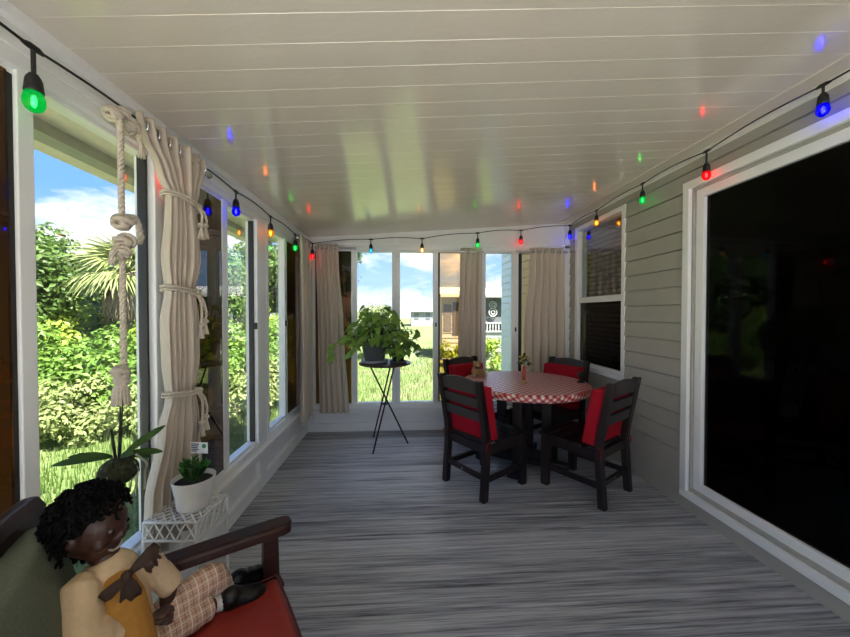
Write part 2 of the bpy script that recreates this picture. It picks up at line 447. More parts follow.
window_unit('window_8','back',.936,1.96,ZBB,ZTB,[(.982,1.305,PANE,None),(1.43,1.915,BRZ,BL)],[(1.305,1.385)],[(1.35,1.20)],[(1.385,1.43)])
# rear end of the porch, behind the camera

def wall(name, side, spans, e0, e1):
    """knee wall, posts and header of a window wall"""
    f = mapper(side); mb = MB(); ZB, ZT = (.345, 2.165) if side == "left" else (.272, 2.185)
    mbox(mb,f,e0,e1,.03,.10,-.1,ZB); mbox(mb,f,e0,e1,-.055,.09,ZB-.035,ZB)
    mbox(mb,f,e0,e1,-.028,.09,ZB-.075,ZB-.035)
    edges = [e0] + [x for s in spans for x in s] + [e1]
    for i in range(0, len(edges), 2):
        a, b = edges[i], edges[i+1]
        if b - a < .002: continue
        mbox(mb,f,a,b,-.012,.09,ZB,ZT)
        c = (a+b)/2; w = max(b-a, .09)
        lo, hi = max(e0, c-w/2), min(e1, c+w/2)
        mbox(mb,f,lo,hi,-.008,.04,.10,ZB-.075)
    if side == 'left': mbox(mb,f,e0,e1,-.005,.10,ZT,cz(XL)+.02)
    else:
        y0, y1 = (YB-.005, YB+.10) if side == 'back' else (YR-.10, YR+.005)
        mb.hexa([(e0,y0,ZT),(e1,y0,ZT),(e1,y1,ZT),(e0,y1,ZT),(e0,y0,cz(e0)+.01),(e1,y0,cz(e1)+.01),(e1,y1,cz(e1)+.01),(e0,y1,cz(e0)+.01)])
    return struct(mb.build(name, KNEE, bevel=.003))
wall('wall_left','left',[(-1.62,-.55),(-.45,.50),(.56,1.665),(1.72,2.74),(2.87,3.95)],YR,YB)
wb = wall('wall_back','back',[(-1.08,-.097),(-.092,.928),(.936,1.96)],XL,XR)
mb = MB()                                          # unseen rear end, left open without panes to let daylight in
for a in (XL, .45, XR-.09): mb.box((a,YR-.09,-.1),(a+.09,YR,cz(a)))
mb.box((XL,YR-.09,ZT+.02),(XR,YR,cz(XL)+.02)); struct(mb.build('wall_rear_opened', KNEE))
for nm, (lo, hi) in {'baseboard_left':((XL-.03,YR,0),(XL+.012,YB,.098)), 'baseboard_back':((XL,YB-.012,0),(XR,YB+.03,.098))}.items():
    mb = MB(); mb.box(lo, hi); struct(mb.build(nm, WHITE, bevel=.004))
# posts that run up the header of the back wall, ledge and top trim
mb = MB()
for a, b in ((-.128,-.062),(.900,.964)): mb.box((a,YB-.022,ZT-.1),(b,YB,cz(a)-.03))
mb.box((XL,YB-.03,ZTB-.005),(XR,YB,ZTB+.03)); struct(mb.build('trim_1', WHITE, bevel=.003))
mb = MB(); mb.box((XL-.01,YR,ZT+.0),(XL+.022,YB,ZT+.028)); mb.box((XL-.01,YR,cz(XL)-.035),(XL+.03,YB,cz(XL)+.01)); struct(mb.build('trim_2', WHITE, bevel=.003))
mb = MB(); mb.box((XR-.028,YR,cz(XR)-.045),(XR+.01,YB,cz(XR)+.01)); mb.box((XR-.052,YR,cz(XR)-.022),(XR-.02,YB,cz(XR)+.01)); struct(mb.build('trim_3', TRIMW, bevel=.004))
mb = MB(); mb.box((XR-.085,YB-.03,0),(XR,YB,cz(XR)-.02)); struct(mb.build('trim_4', WHITE, bevel=.003))

mb = MB(); x0, x1 = XR-.17, XR-.02; mb.hexa([(x0,YR,cz(x0)-.007),(x1,YR,cz(x1)-.007),(x1,YB,cz(x1)-.007),(x0,YB,cz(x0)-.007),(x0,YR,cz(x0)+.004),(x1,YR,cz(x1)+.004),(x1,YB,cz(x1)+.004),(x0,YB,cz(x0)+.004)]); struct(mb.build('trim_6', CEIL))
# -------- right wall: lap siding with a door and a window opening
def lap(mb, x, y0, y1, z0, z1, pitch=.133, out=.012):
    k = int(math.floor(z0/pitch))
    while k*pitch < z1 - 1e-4:
        a, b = k*pitch, (k+1)*pitch; t = b - .0065
        za, zb = max(a, z0), min(t, z1)
        if zb > za + 1e-4:
            xa = x - .016 - out*(1-(za-a)/pitch); xb = x - .016 - out*(1-(zb-a)/pitch)
            mb.add([(xa,y0,za),(xa,y1,za),(xb,y1,zb),(xb,y0,zb),(x,y0,za),(x,y1,za),(x,y0,zb),(x,y1,zb)],
                   [(0,3,2,1),(0,1,5,4),(0,4,6,3),(1,2,7,5),(3,6,7,2)])
        k += 1
WY0, WY1, WZ0, WZ1 = 2.98, 3.88, .77, 2.39        # window opening
DY0, DY1, DZ0, DZ1 = .20, 2.335, .085, 2.325       # door opening
mb = MB(); zt = cz(XR)
for a, b, c, d in ((YR,DY0,0,zt),(DY0,DY1,0,DZ0),(DY0,DY1,DZ1,zt),(DY1,WY0,0,zt),(WY0,WY1,0,WZ0),(WY0,WY1,WZ1,zt),(WY1,YB,0,zt)):
    lap(mb, XR, a, b, c, d); mb.box((XR,a,c),(XR+.10,b,d))
struct(mb.build('wall_right', SIDE))
# sliding glass door
dr = sroot('door_1'); mb = MB(); f = mapper('right')
def frame(mb, y0, y1, z0, z1, w, d0, d1, wb=None):
    wb = wb or w
    mbox(mb,f,y0,y1,d0,d1,z0,z0+wb); mbox(mb,f,y0,y1,d0,d1,z1-w,z1); mbox(mb,f,y0,y0+w,d0,d1,z0+wb,z1-w); mbox(mb,f,y1-w,y1,d0,d1,z0+wb,z1-w)
frame(mb, DY0, DY1, DZ0, DZ1, .055, -.035, .09, .05); mb.build('door_frame', WHITE, dr, bevel=.004)
mb = MB(); frame(mb, DY0+.055, DY1-.055, DZ0+.05, DZ1-.055, .020, -.012, .06, .03); mb.build('track', mat('door_track', (.42,.41,.38), .5), dr, bevel=.003)
mb = MB(); frame(mb, DY0+.08, DY1-.078, DZ0+.075, DZ1-.072, .060, .0, .05, .058); mb.build('sash', WHITE, dr, bevel=.004)
DOORG = pane_mat('smoked_glass', (.35,.35,.36), .010)
mb = MB(); mbox(mb,f,DY0+.14,DY1-.138,.024,.03,DZ0+.133,DZ1-.132); lab(mb.build('pane', DOORG, dr), 'dark glass pane')
# unlit room behind the glass
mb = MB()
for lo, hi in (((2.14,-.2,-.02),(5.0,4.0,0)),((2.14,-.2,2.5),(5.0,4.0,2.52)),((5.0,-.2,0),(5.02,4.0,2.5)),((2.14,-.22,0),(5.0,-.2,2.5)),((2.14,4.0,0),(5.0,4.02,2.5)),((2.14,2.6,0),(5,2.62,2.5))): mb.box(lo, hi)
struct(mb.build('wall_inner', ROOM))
# double-hung window
wn = sroot('window_11'); mb = MB(); frame(mb, WY0, WY1, WZ0, WZ1, .048, -.03, .09); mb.build('window_frame', WHITE, wn, bevel=.004)
mb = MB(); mbox(mb,f,WY0+.045,WY1-.045,-.012,.05,1.515,1.575); mbox(mb,f,WY0+.045,WY1-.045,-.012,.05,WZ0+.045,WZ0+.08)
mb.build('sash_rail', WHITE, wn, bevel=.003)
UPG = pane_mat('house_glass', (.75,.78,.76), .17); LOG = pane_mat('screened_glass', (.42,.42,.42), .02)
mb = MB(); mbox(mb,f,WY0+.045,WY1-.045,.030,.034,1.575,WZ1-.045); mb.build('pane', UPG, wn)
mb = MB(); mbox(mb,f,WY0+.045,WY1-.045,.014,.018,WZ0+.08,1.515); lab(mb.build('pane', LOG, wn), 'dark insect-screened pane')
mb = MB()
for i in range(31):
    z = WZ0+.05 + i*.0505
    M = Matrix.Translation((2.125, 0, z)) @ Matrix.Rotation(R(38), 4, 'Y')
    mb.box((-.022,WY0+.06,-.0012),(.022,WY1-.06,.0012), M)
sl = thing('window_blind','horizontal slat blind hanging inside the right wall window','blind',(0,0,0))
mb.build('slats', BLIND, sl); mb = MB(); mb.box((2.10,WY0+.055,WZ1-.06),(2.15,WY1-.055,WZ1-.02)); mb.build('headrail', BLIND, sl, bevel=.003)

# house wall carrying on beyond the porch, house roof
mb = MB(); lap(mb, XR, YB+.10, 6.9, -.45, 2.66); mb.box((XR,YB+.10,-.45),(XR+.1,6.9,2.7))
mb.box((XR,6.88,-.45),(7,6.9,2.7)); mb.box((XR+.05,YB+.1,2.66),(XR-.0,6.9,2.7))
struct(mb.build('wall_outer', mat('white_house_siding', (.92,.88,.81), .5)))
mb = MB(); mb.box((XR-.02,6.86,-.45),(XR+.06,6.93,2.66)); struct(mb.build('trim_5', WHITE))
mb = MB(); mb.prism([(1.98,2.72),(8.0,2.72),(8.0,2.85),(5.0,4.1),(1.98,2.85)], YR-.4, 7.0, lambda a,b,d:(a,d,b)); struct(mb.build('roof_house', BEAM))

# ------------------------------------------------------------------ outside
def gz(x, y): return -.42 + max(0, y-9)*.012
mb = MB(); nx, ny = 40, 48; vs = []
xs = [-40+80*(i/nx) for i in range(nx+1)]; ys = [-12+82*(j/ny) for j in range(ny+1)]
for y in ys:
    for x in xs: vs.append((x, y, gz(x,y) + (.05*math.sin(x*1.3)*math.cos(y*.9) if x < -2.5 or y > 5 else 0)))
mb.add(vs, [(j*(nx+1)+i, j*(nx+1)+i+1, (j+1)*(nx+1)+i+1, (j+1)*(nx+1)+i) for j in range(ny) for i in range(nx)], True)
struct(mb.build('lawn', LAWN))
mb = MB(); mb.box((-7,-9,-.45),(9,YR-.1,-.34)); struct(mb.build('bounce_slab', mat('pale_bounce', (.62,.60,.55), .8, (.54,.52,.48), 6)))  # unseen pale slab, added to bounce sunlight up into the porch
mb = MB()
for i in range(42000):
    if random.random() < .55: x = -1.5 - 4.2*random.random(); y = .3 + 11*random.random()
    else: x = -3 + 6*random.random(); y = 4.6 + 12*random.random()**1.5
    if x > 1.9 and y < 7.2: continue
    z = gz(x,y)-.04; h = random.uniform(.06,.15); a = random.uniform(0,2*PI); w = .007
    dx, dy = math.cos(a), math.sin(a); b = random.uniform(-.5,.5)*h
    mb.add([(x-dx*w,y-dy*w,z),(x+dx*w,y+dy*w,z),(x-dy*b,y+dx*b,z+h+.04)], [(0,1,2)])
tag(mb.build('grass', BLADE), 'uncut green grass covering the lawn outside the windows', 'grass', kind='stuff')

def crown(n, rx, ry, rz, cz_, leafL, seed, flat=.0, up=.4):
    """leaf mass: clumps of folded leaves over a lumpy ellipsoid"""
    rnd = random.Random(seed); mb = MB(); clumps = []
    for i in range(26):
        a = rnd.uniform(0,2*PI); p = math.asin(rnd.uniform(-.75,1)); r = rnd.uniform(.55,1)
        clumps.append(Vector((rx*r*math.cos(p)*math.cos(a), ry*r*math.cos(p)*math.sin(a), cz_+rz*r*math.sin(p))))
    for i in range(n):
        c = rnd.choice(clumps); s = .42*min(rx,ry,rz)
        d = Vector((rnd.gauss(0,1),rnd.gauss(0,1),rnd.gauss(0,1))); d.normalize()
        p = c + d*s*rnd.uniform(.6,1.05)
        if p.z < .02: p.z = rnd.uniform(.02,.2)
        out = (d + Vector((0,0,up)) + Vector((rnd.gauss(0,.4),rnd.gauss(0,.4),rnd.gauss(0,.4)))).normalized()
        dr = out.orthogonal(); dr.rotate(Quaternion(out, rnd.uniform(0,2*PI)))
        l = leafL*rnd.uniform(.7,1.3); w = l*.34; sd = out.cross(dr).normalized()
        q = p + dr*l*.5
        mb.add([p, q - sd*w + out*w*.3, p + dr*l - out*l*.15, q + sd*w + out*w*.3, q], [(0,4,2,1),(0,3,2,4)])
    return mb
def trunk_mb(h, r, rx, rz, seed):
    rnd = random.Random(seed); mb = MB()
    mb.tube([(0,0,-.15),(.03,0,h*.4),(0,.04,h*.8),(0,0,h)], [r*1.2,r,r*.8,r*.5], 8)
    for i in range(6):
        a = i*PI/3+rnd.random(); z = h*rnd.uniform(.35,.8)
        mb.tube([(0,0,z),(rx*.3*math.cos(a),rx*.3*math.sin(a),z+rz*.25),(rx*.6*math.cos(a),rx*.6*math.sin(a),z+rz*.5)], [r*.45,r*.3,r*.15], 6)
    return mb
def plant_proto(name, label, cat, group, leafm, n, rx, ry, rz, c, leafL, seed, tr):
    t = thing(name, label, cat, (0,0,0), 0, group)
    crown(n, rx, ry, rz, c, leafL, seed).build('foliage', leafm, t)
    trunk_mb(c, tr, rx, rz, seed).build('trunk', BARK, t); return t
GV = 'shrubs and trees of the thicket outside the left windows'
def place(proto, spots, first=[True]):
    for i, (x, y, s, a) in enumerate(spots):
        o = proto if i == 0 else copy_tree(proto)
        o.location = (x, y, gz(x,y)); o.scale = (s,s,s*random.uniform(.92,1.08)); o.rotation_euler = (0,0,a)
rnd = random.Random(3)
def spots(lst): return [(x,y,s,rnd.uniform(0,6.28)) for x,y,s in lst]
p = plant_proto('shrub','low leafy green shrub in the front of the thicket beside the lawn','shrub','front shrubs of the thicket',LEAFA,3600,.85,.85,.70,.75,.085,11,.03)
place(p, spots([(-5.05,6.1,1.0),(-4.05,6.25,1.0),(-6.1,6.0,1.05),(-3.35,7.0,.95),(-3.2,8.4,.95),(-7.2,5.9,1.05),(-3.35,10.0,.95)]))
p = plant_proto('shrub','yellow-green bushy shrub rising above the low shrubs of the thicket','shrub','yellow-green shrubs of the thicket',LEAFC,3400,.72,.72,.70,1.0,.095,12,.03)
place(p, spots([(-5.3,7.3,1.0),(-4.3,7.4,1.0),(-6.5,7.2,1.05),(-4.0,8.9,1.0),(-4.2,10.6,1.05)]))
p = plant_proto('weed_clump','pale tall weed clump growing where the thicket meets the lawn','weeds','weed clumps at the lawn edge',LEAFD,2600,.55,.55,.42,.40,.065,13,.012)
place(p, spots([(-5.6,5.1,1.0),(-4.6,5.2,1.05),(-3.65,5.35,1.0),(-2.85,5.9,1.0),(-2.55,7.1,1.1),(-2.6,8.5,1.1),(-2.75,10.0,1.1),(-6.6,5.0,1.0)]))
p = plant_proto('tree','rounded green tree standing behind the shrubs of the thicket','tree','trees of the thicket',LEAFB,5200,1.25,1.25,1.15,2.35,.11,14,.07)
place(p, spots([(-7.1,7.5,1.0),(-6.5,9.4,1.1),(-4.9,8.9,.95),(-8.6,9.0,1.1),(-5.9,10.0,1.15),(-5.4,12.2,1.25),(-5.2,14.8,1.3),(-9.2,5.6,1.05),(-4.2,13.4,1.1),(-9.6,8.2,1.1)]))
p = plant_proto('tree','low light green bushy tree on the lawn beyond the plant table','tree',None,LEAFD,5200,1.3,1.3,1.1,1.9,.12,15,.06)
place(p, spots([(-1.35,13.5,.66)]))
p = plant_proto('tree','tall dark tree seen through the bronze pane left of the plant table','tree',None,LEAFB,5200,1.3,1.3,1.5,3.3,.13,16,.08)
place(p, spots([(-3.15,12.4,1.05)]))
p = plant_proto('shrub','small yellow-green shrub growing in front of the neighbouring house','shrub',None,LEAFC,1400,.42,.42,.55,.6,.08,17,.02)
place(p, spots([(2.72,10.4,1.0)]))
p = plant_proto('shrub','rounded rust-tinged shrub by the corner of the neighbouring house','shrub',None,LEAFC,1400,.5,.5,.5,.5,.09,18,.02)
place(p, spots([(1.62,11.4,.8)]))

# cabbage palm
def palm(loc):
    t = thing('palm_tree','shaggy fan palm with drooping dead fronds above the thicket','palm tree',loc)
    rnd = random.Random(5); H = 2.62
    mb = MB(); mb.tube([(0,0,-.2),(.05,0,1.0),(.02,.03,2.0),(0,0,H)], [.17,.15,.16,.12], 12); mb.build('trunk', BARK, t)
    def frond(mb, d, reach, fan, droop):
        d = d.normalized(); st = Vector((0,0,H)); e = st + d*reach*.55 - Vector((0,0,droop*.2))
        mb.tube([st, st.lerp(e,.5)+Vector((0,0,.05)), e], [.018,.014,.009], 5)
        side = d.cross(Vector((0,0,1))); side = side.normalized() if side.length > .01 else Vector((1,0,0))
        for j in range(17):
            a = (j-8)/8*1.5
            q = (d*math.cos(a) + side*math.sin(a)).normalized()
            mb.leaf(e, q + Vector((0,0,-.15-droop*.3)), side.cross(d)+Vector((0,0,.4)), fan*rnd.uniform(.85,1.1), .045, .35+droop, .3, ((0,.5),(.4,1),(.75,.6),(1,.05)))
    mb = MB()
    for i in range(26):
        a = i*2.4; el = rnd.uniform(-.15,1.2)
        frond(mb, Vector((math.cos(a)*math.cos(el), math.sin(a)*math.cos(el), math.sin(el))), .75, .62, .25)
    mb.build('fronds', PALMG, t)
    mb = MB()
    for i in range(18):
        a = i*2.4+1; el = rnd.uniform(-1.25,-.45)
        frond(mb, Vector((math.cos(a)*math.cos(el), math.sin(a)*math.cos(el), math.sin(el))), .7, .5, .5)
    lab(mb.build('dead_fronds', PALMD, t), 'brown dead fronds')
palm((-5.45,7.1,-.42))

# neighbouring house with a screened porch
FARW = mat('grey_far_wall', (.24,.25,.27), .7)
def house(): 
    t = thing('house','white neighbouring house with a railed screen porch, seen through the back windows','house',(0,0,0))
    y = 12.6; g = gz(0,y)-.05
    mb = MB()
    mb.box((1.42,y,g),(2.6,y+2.4,2.05)); mb.box((2.6,y+.05,g),(6.5,y+2.4,.70)); mb.box((2.6,y+1.8,.7),(6.5,y+2.4,2.05)); mb.box((2.6,y,2.0),(6.5,y+.15,2.16))
    for z in [g+.18*i for i in range(1,14)]:
        mb.box((1.41,y-.018,z),(2.62,y+.01,z+.05)); 
        if z < .6: mb.box((2.6,y+.03,z),(6.5,y+.06,z+.05))
    mb.build('siding_wall', SIDEX, t)
    mb = MB(); mb.prism([(y-.3,2.08),(y+1.3,2.45),(y+2.7,2.08),(y+2.7,1.98),(y-.3,1.98)], 1.33, 6.8, lambda a,b,d:(d,a,b)); mb.build('roof', ROOFM, t)
    mb = MB(); mb.box((1.82,y-.05,.62),(2.10,y+.0,1.80)); lab(mb.build('shutter', BRKM, t),'dark louvred shutter')
    mb = MB(); mb.box((1.47,y-.03,.70),(1.76,y+.0,1.72)); mb.build('window', SCRN, t)
    mb = MB(); mb.box((2.62,y+.05,1.02),(6.5,y+.07,2.0)); mb.build('porch_screen', SCRN, t)
    mb = MB(); mb.box((2.62,y-.02,1.0),(6.5,y+.03,1.05)); mb.box((2.62,y-.02,.68),(6.5,y+.03,.73))
    x = 2.66
    while x < 6.4: mb.box((x,y-.01,.72),(x+.035,y+.02,1.01)); x += .11
    for x in (2.6,3.75,4.9,6.4): mb.box((x,y-.03,.68),(x+.09,y+.04,2.05))
    mb.build('railing', ROOFM, t)
    o = MB(); c = (3.32,y-.045,1.56)
    for dx, dz, r in ((0,.14,.13),(.0,-.14,.15),(.02,.14,.06),(0,-.14,.07)): o.torus((c[0]+dx,c[1],c[2]+dz), r, .02, (0,1,0), 20, 6)
    tag(o.build('wall_ornament', ROOFM), 'white double-loop ornament on the neighbouring porch screen', 'ornament')
house()
for i, (x, y, w, h, l) in enumerate([(2.1,40,2.6,1.75,'grey distant house standing far across the back lawn')]):
    t = thing('distant_house', l, 'house', (x,y,gz(x,y)-.1))
    mb = MB(); mb.box((-w/2,-2,0),(w/2,2,h)); mb.build('wall', FARW, t)
    mb = MB(); mb.prism([(-w/2-.3,h),(0,h+.55),(w/2+.3,h),(w/2+.3,h-.08),(-w/2-.3,h-.08)], -2.3, 2.3, lambda a,b,d:(a,d,b)); mb.build('roof', BEAM, t)
    for dx in (-w*.28, w*.22):
        mb = MB(); mb.box((dx-.25,-2.03,.8),(dx+.25,-1.99,1.6)); mb.build('window', SCRN, t)

# ------------------------------------------------------------------ string lights
COLS = {'green':((.0,.62,.07),1.2),'blue':((.0,.0,1.0),2.6),'amber':((1.0,.36,.02),1.4),'red':((1.0,.004,.008),1.5),'cyan':((.03,.36,.46),.5),'warm':((1.0,.62,.25),.7)}
def shell_mat(k, c):
    m = bpy.data.materials.new('bulb_glass_'+k); m.use_nodes = True; nt = m.node_tree; nt.nodes.clear(); out = nt.nodes.new('ShaderNodeOutputMaterial')
    tr = nt.nodes.new('ShaderNodeBsdfTransparent'); tr.inputs[0].default_value = (*[.04+.9*x for x in c],1)
    df = nt.nodes.new('ShaderNodeEmission'); df.inputs[0].default_value = (*c,1); df.inputs[1].default_value = .42
    gl = nt.nodes.new('ShaderNodeBsdfGlossy'); gl.inputs['Roughness'].default_value = .05
    a = nt.nodes.new('ShaderNodeMixShader'); a.inputs[0].default_value = .5; L(nt, tr.outputs[0], a.inputs[1]); L(nt, df.outputs[0], a.inputs[2])
    b = nt.nodes.new('ShaderNodeMixShader'); b.inputs[0].default_value = .04; L(nt, a.outputs[0], b.inputs[1]); L(nt, gl.outputs[0], b.inputs[2])
    L(nt, b.outputs[0], out.inputs[0]); return m
GL = {k: glow('bulb_'+k, tuple(min(1,x+.10) for x in c) if k != 'blue' else (.06,.06,1), e*14, c) for k,(c,e) in COLS.items()}
SH = {k: shell_mat(k, c) for k,(c,e) in COLS.items()}
bulbs = [(-1.055,1.049,2.014,'green'),(-1.075,1.66,2.035,'red'),(-1.06,2.231,2.051,'blue'),(-1.06,2.79,2.045,'amber'),(-1.06,3.40,2.043,'green'),
         (-1.01,3.84,2.035,'red'),(-.38,3.955,2.125,'cyan'),(.21,3.955,2.138,'warm'),(.846,3.88,2.190,'green'),(1.38,3.955,2.250,'red'),
         (1.945,3.90,2.306,'blue'),(1.945,3.342,2.321,'amber'),(1.945,2.679,2.331,'green'),(1.945,2.09,2.296,'red'),(1.94,1.476,2.351,'blue')]
tops = [2.155,2.165,2.165,2.165,2.165,2.165,2.245,2.262,2.318,2.375,2.425,2.435,2.455,2.44,2.455]
sl = thing('string_lights','string of coloured bulbs on a black cord looped along the ceiling edge','string lights',(0,0,0))
pts = [(-1.085,-.6,2.20),(-1.08,.3,2.155)]
for (x,y,z,c), zt in zip(bulbs, tops): pts.append((x,y,zt))
pts += [(1.95,.6,2.43),(1.96,-.5,2.46)]
path = []
for i in range(len(pts)-1):
    a, b = Vector(pts[i]), Vector(pts[i+1]); n = 10
    up = .018
    for k in range(n):
        t = k/n; p = a.lerp(b,t); p.z += up*math.sin(PI*t); path.append(p)
path.append(Vector(pts[-1]))
mb = MB(); mb.tube(path, .0042, 6); mb.build('cord', BLACK, sl)
for (x,y,z,c), zt in zip(bulbs, tops):
    mb = MB(); k = 1.0
    nxt = 'y' if abs(x) > .95 and y < 3.89 else 'x'
    d = Vector((0,1,0)) if nxt == 'y' else Vector((1,0,0))
    mb.tube([Vector((x,y,zt))-d*.028, Vector((x,y,zt+.002))-d*.012, Vector((x,y,zt+.002))+d*.012, Vector((x,y,zt))+d*.028], [.005,.009,.009,.005], 8)
    mb.tube([(x,y,zt),(x,y,z+.055)], .0055, 8)
    mb.lathe([(.0,z+.07),(.010,z+.068),(.0165,z+.056),(.0185,z+.048),(.021,z+.022),(.0215,z+.016),(0,z+.016)][::-1], Matrix.Translation((x,y,0)), 16)
    s = mb.build('bulb_socket', BLACK, sl)
    mb = MB(); mb.lathe([(0,z-.040),(.010,z-.038),(.018,z-.031),(.0235,z-.019),(.0245,z-.008),(.022,z+.004),(.018,z+.016),(0,z+.017)], Matrix.Translation((x,y,0)), 20)
    nf_ = len(mb.f); mb.ball((x,y,z-.010), (.0062,.0062,.018), seg=10, rings=8)
    ob = mb.build('bulb', SH[c], s); ob.data.materials.append(GL[c])
    for p_ in ob.data.polygons:
        if p_.index >= nf_: p_.material_index = 1
    lab(ob, {'warm':'warm white bulb','cyan':'pale cyan bulb'}.get(c, c+' glowing bulb'))

# ------------------------------------------------------------------ curtains
def curtain(label, along, depth, levels, nf, loc, grom=True, group=None, seed=1, bunch=False):
    """levels: (z, centre, half width, fold depth); along 'x' or 'y'"""
    rnd = random.Random(seed); ph = [rnd.uniform(-.5,.5) for _ in range(nf*2+2)]
    t = thing('curtain', label, 'curtain', loc, 0, group); o = Vector(loc)
    zs = []; n = 14
    lv = [Vector((a,b,c)) for a,b,c,_ in levels]; am = [q[3] for q in levels]
    rows = []
    for i in range(len(levels)-1):
        m = max(3, int(abs(levels[i][0]-levels[i+1][0])/.03))
        for k in range(m):
            u = k/m; us = u*u*(3-2*u)
            rows.append((levels[i][0]*(1-u)+levels[i+1][0]*u, *(levels[i][j]*(1-us)+levels[i+1][j]*us for j in (1,2,3))))
    rows.append(levels[-1]); C = nf*14; vs = []
    for (z,c,h,a) in rows:
        for k in range(C+1):
            s = k/C; w = s*nf; i = int(w); sk = ph[min(i,len(ph)-1)]
            env = (.25+.75*math.sqrt(max(0,1-(2*s-1)**2))) if bunch else 1
            dd = a*env*(math.sin(2*PI*w + .6*sk + .7*sk*(z-1))*(.75+.35*ph[(i+3)%len(ph)]) + .12*math.sin(4*PI*w+z*2))
            al = c + h*(math.sin((2*s-1)*PI/2)*.45+(2*s-1)*.55 if bunch else 2*s-1) + .25*h/nf*math.sin(2*PI*w*1.0+1.2+z)*1.0
            p = (al, depth+dd, z) if along == 'x' else (depth+dd, al, z)
            vs.append(Vector(p)-o)
    mb = MB(); nr = len(rows)
    mb.add(vs, [(r*(C+1)+k, r*(C+1)+k+1, (r+1)*(C+1)+k+1, (r+1)*(C+1)+k) for r in range(nr-1) for k in range(C)], True)
    mb.build('fabric', CURT, t, mods=(('solid',.003),))
    if grom:
        z,c,h,a = levels[0]
        for k in range(nf):
            al = c + h*(2*(k+.5)/nf-1)
            p = Vector((al,depth,z-.045)) if along == 'x' else Vector((depth,al,z-.045))
            mb = MB(); mb.torus(p-o, .024, .005, (1,.25,0) if along=='x' else (.25,1,0), 20, 8); mb.build('grommet', CHROME, t)
    return t
def rod(label, a, b, z, along, depth, r=.0105):
    mb = MB(); p0 = (a,depth,z) if along=='x' else (depth,a,z); p1 = (b,depth,z) if along=='x' else (depth,b,z)
    t = thing('curtain_rod', label, 'curtain rod', p0); o = Vector(p0)
    mb.tube([Vector(p0)-o, Vector(p1)-o], r, 12); mb.build('pole', CHROME, t)
    for p in (p0,p1):
        mb = MB(); mb.ball(Vector(p)-o, (.015,.015,.015)); mb.build('finial', CHROME, t)
    for q in (.12,.88):
        p = Vector(p0).lerp(Vector(p1), q) - o; mb = MB()
        e = p + (Vector((0,YB-.03-depth,0)) if along=='x' else Vector((XL+.02-depth,0,0)))
        mb.tube([p, e], .006, 8); mb.build('bracket', CHROME, t)
    return t
ZC = 2.19
curtain('long cream curtain gathered by three rope ties beside the nearest window','y',-1.055,
        [(2.20,1.66,.235,.036),(2.13,1.66,.220,.040),(2.02,1.675,.145,.044),(1.925,1.69,.095,.040),(1.80,1.695,.108,.046),(1.65,1.69,.122,.050),(1.50,1.68,.092,.040),
         (1.36,1.68,.118,.050),(1.18,1.685,.114,.050),(1.02,1.68,.090,.040),(.88,1.67,.130,.046),(.60,1.64,.185,.050),(.36,1.63,.205,.050)], 7, (-1.055,1.65,.36), seed=3, bunch=True)
rod('short chrome rod holding the near cream curtain and the knotted rope',1.335,1.93,2.145,'y',-1.055)
curtain('cream curtain hanging flat against the far end of the left wall','y',-1.05,
        [(2.19,3.73,.23,.028),(2.0,3.73,.20,.030),(1.2,3.74,.18,.032),(.25,3.735,.20,.036)], 5, (-1.05,3.73,.25), seed=5)
curtain('cream curtain in the back left corner behind the red bulb','x',3.95,
        [(2.185,-.875,.125,.026),(2.0,-.87,.125,.028),(1.2,-.84,.145,.032),(.25,-.81,.165,.036)], 5, (-.80,3.95,.25), seed=7)
curtain('cream curtain hanging behind the far left dining chair','x',3.955,
        [(2.16,.785,.125,.026),(1.9,.78,.125,.030),(1.2,.765,.135,.034),(.25,.765,.14,.036)], 4, (.77,3.955,.25), seed=9)
curtain('cream curtain hanging at the right end of the back wall','x',3.95,
        [(2.17,1.69,.200,.030),(1.9,1.69,.205,.032),(1.2,1.665,.245,.036),(.25,1.67,.255,.040)], 5, (1.66,3.95,.25), seed=11)
rod('chrome rod carrying the curtain on the right of the back wall',1.33,1.935,2.122,'x',3.95)
rod('chrome rod carrying the curtain behind the far left dining chair',.62,.92,2.115,'x',3.955)
rod('chrome rod carrying the corner curtain of the back wall',-1.0,-.56,2.14,'x',3.95)
rod('chrome rod carrying the curtain at the far end of the left wall',3.45,3.86,2.145,'y',-1.05)
def tie(label, c, hy, hx, tail):
    mb = MB(); c = Vector(c); t = thing('curtain_tie', label, 'curtain tie', c, 0)
    for dz in (-.006,.008):
        ring = [(hx*math.cos(a), hy*math.sin(a), dz-.012*math.sin(a)) for a in [2*PI*i/36 for i in range(37)]]
        mb.rope(ring, .006, .04)
    mb.build('loop', ROPE, t)
    mb = MB()
    for j, dy in enumerate((-.006,.012)):
        b = Vector((hx*.82, hy*.45+dy, 0)); l = tail*(1-.12*j)
        mb.rope(spline([b, b+Vector((.02,.01,-l*.3)), b+Vector((.024,.014+dy,-l*.7)), b+Vector((.02,.012+dy,-l))],6), .006, .04)
        e = b+Vector((.02,.012+dy,-l))
        mb.knot(e, .014, .0055); mb.knot(b, .016, .0055)
        for q in range(10):
            a = 2*PI*q/10; mb.tube([e, e+Vector((.007*math.cos(a),.007*math.sin(a),-.03)), e+Vector((.014*math.cos(a),.014*math.sin(a),-.065))], [.004,.004,.003], 5)
    mb.build('tassel', ROPE, t)
tie('rope tie at the top of the near cream curtain',(-1.055,1.69,1.925),.108,.052,.10)
tie('rope tie around the middle of the near cream curtain',(-1.055,1.68,1.50),.106,.052,.16)
tie('lowest rope tie around the near cream curtain',(-1.055,1.68,1.02),.104,.052,.16)

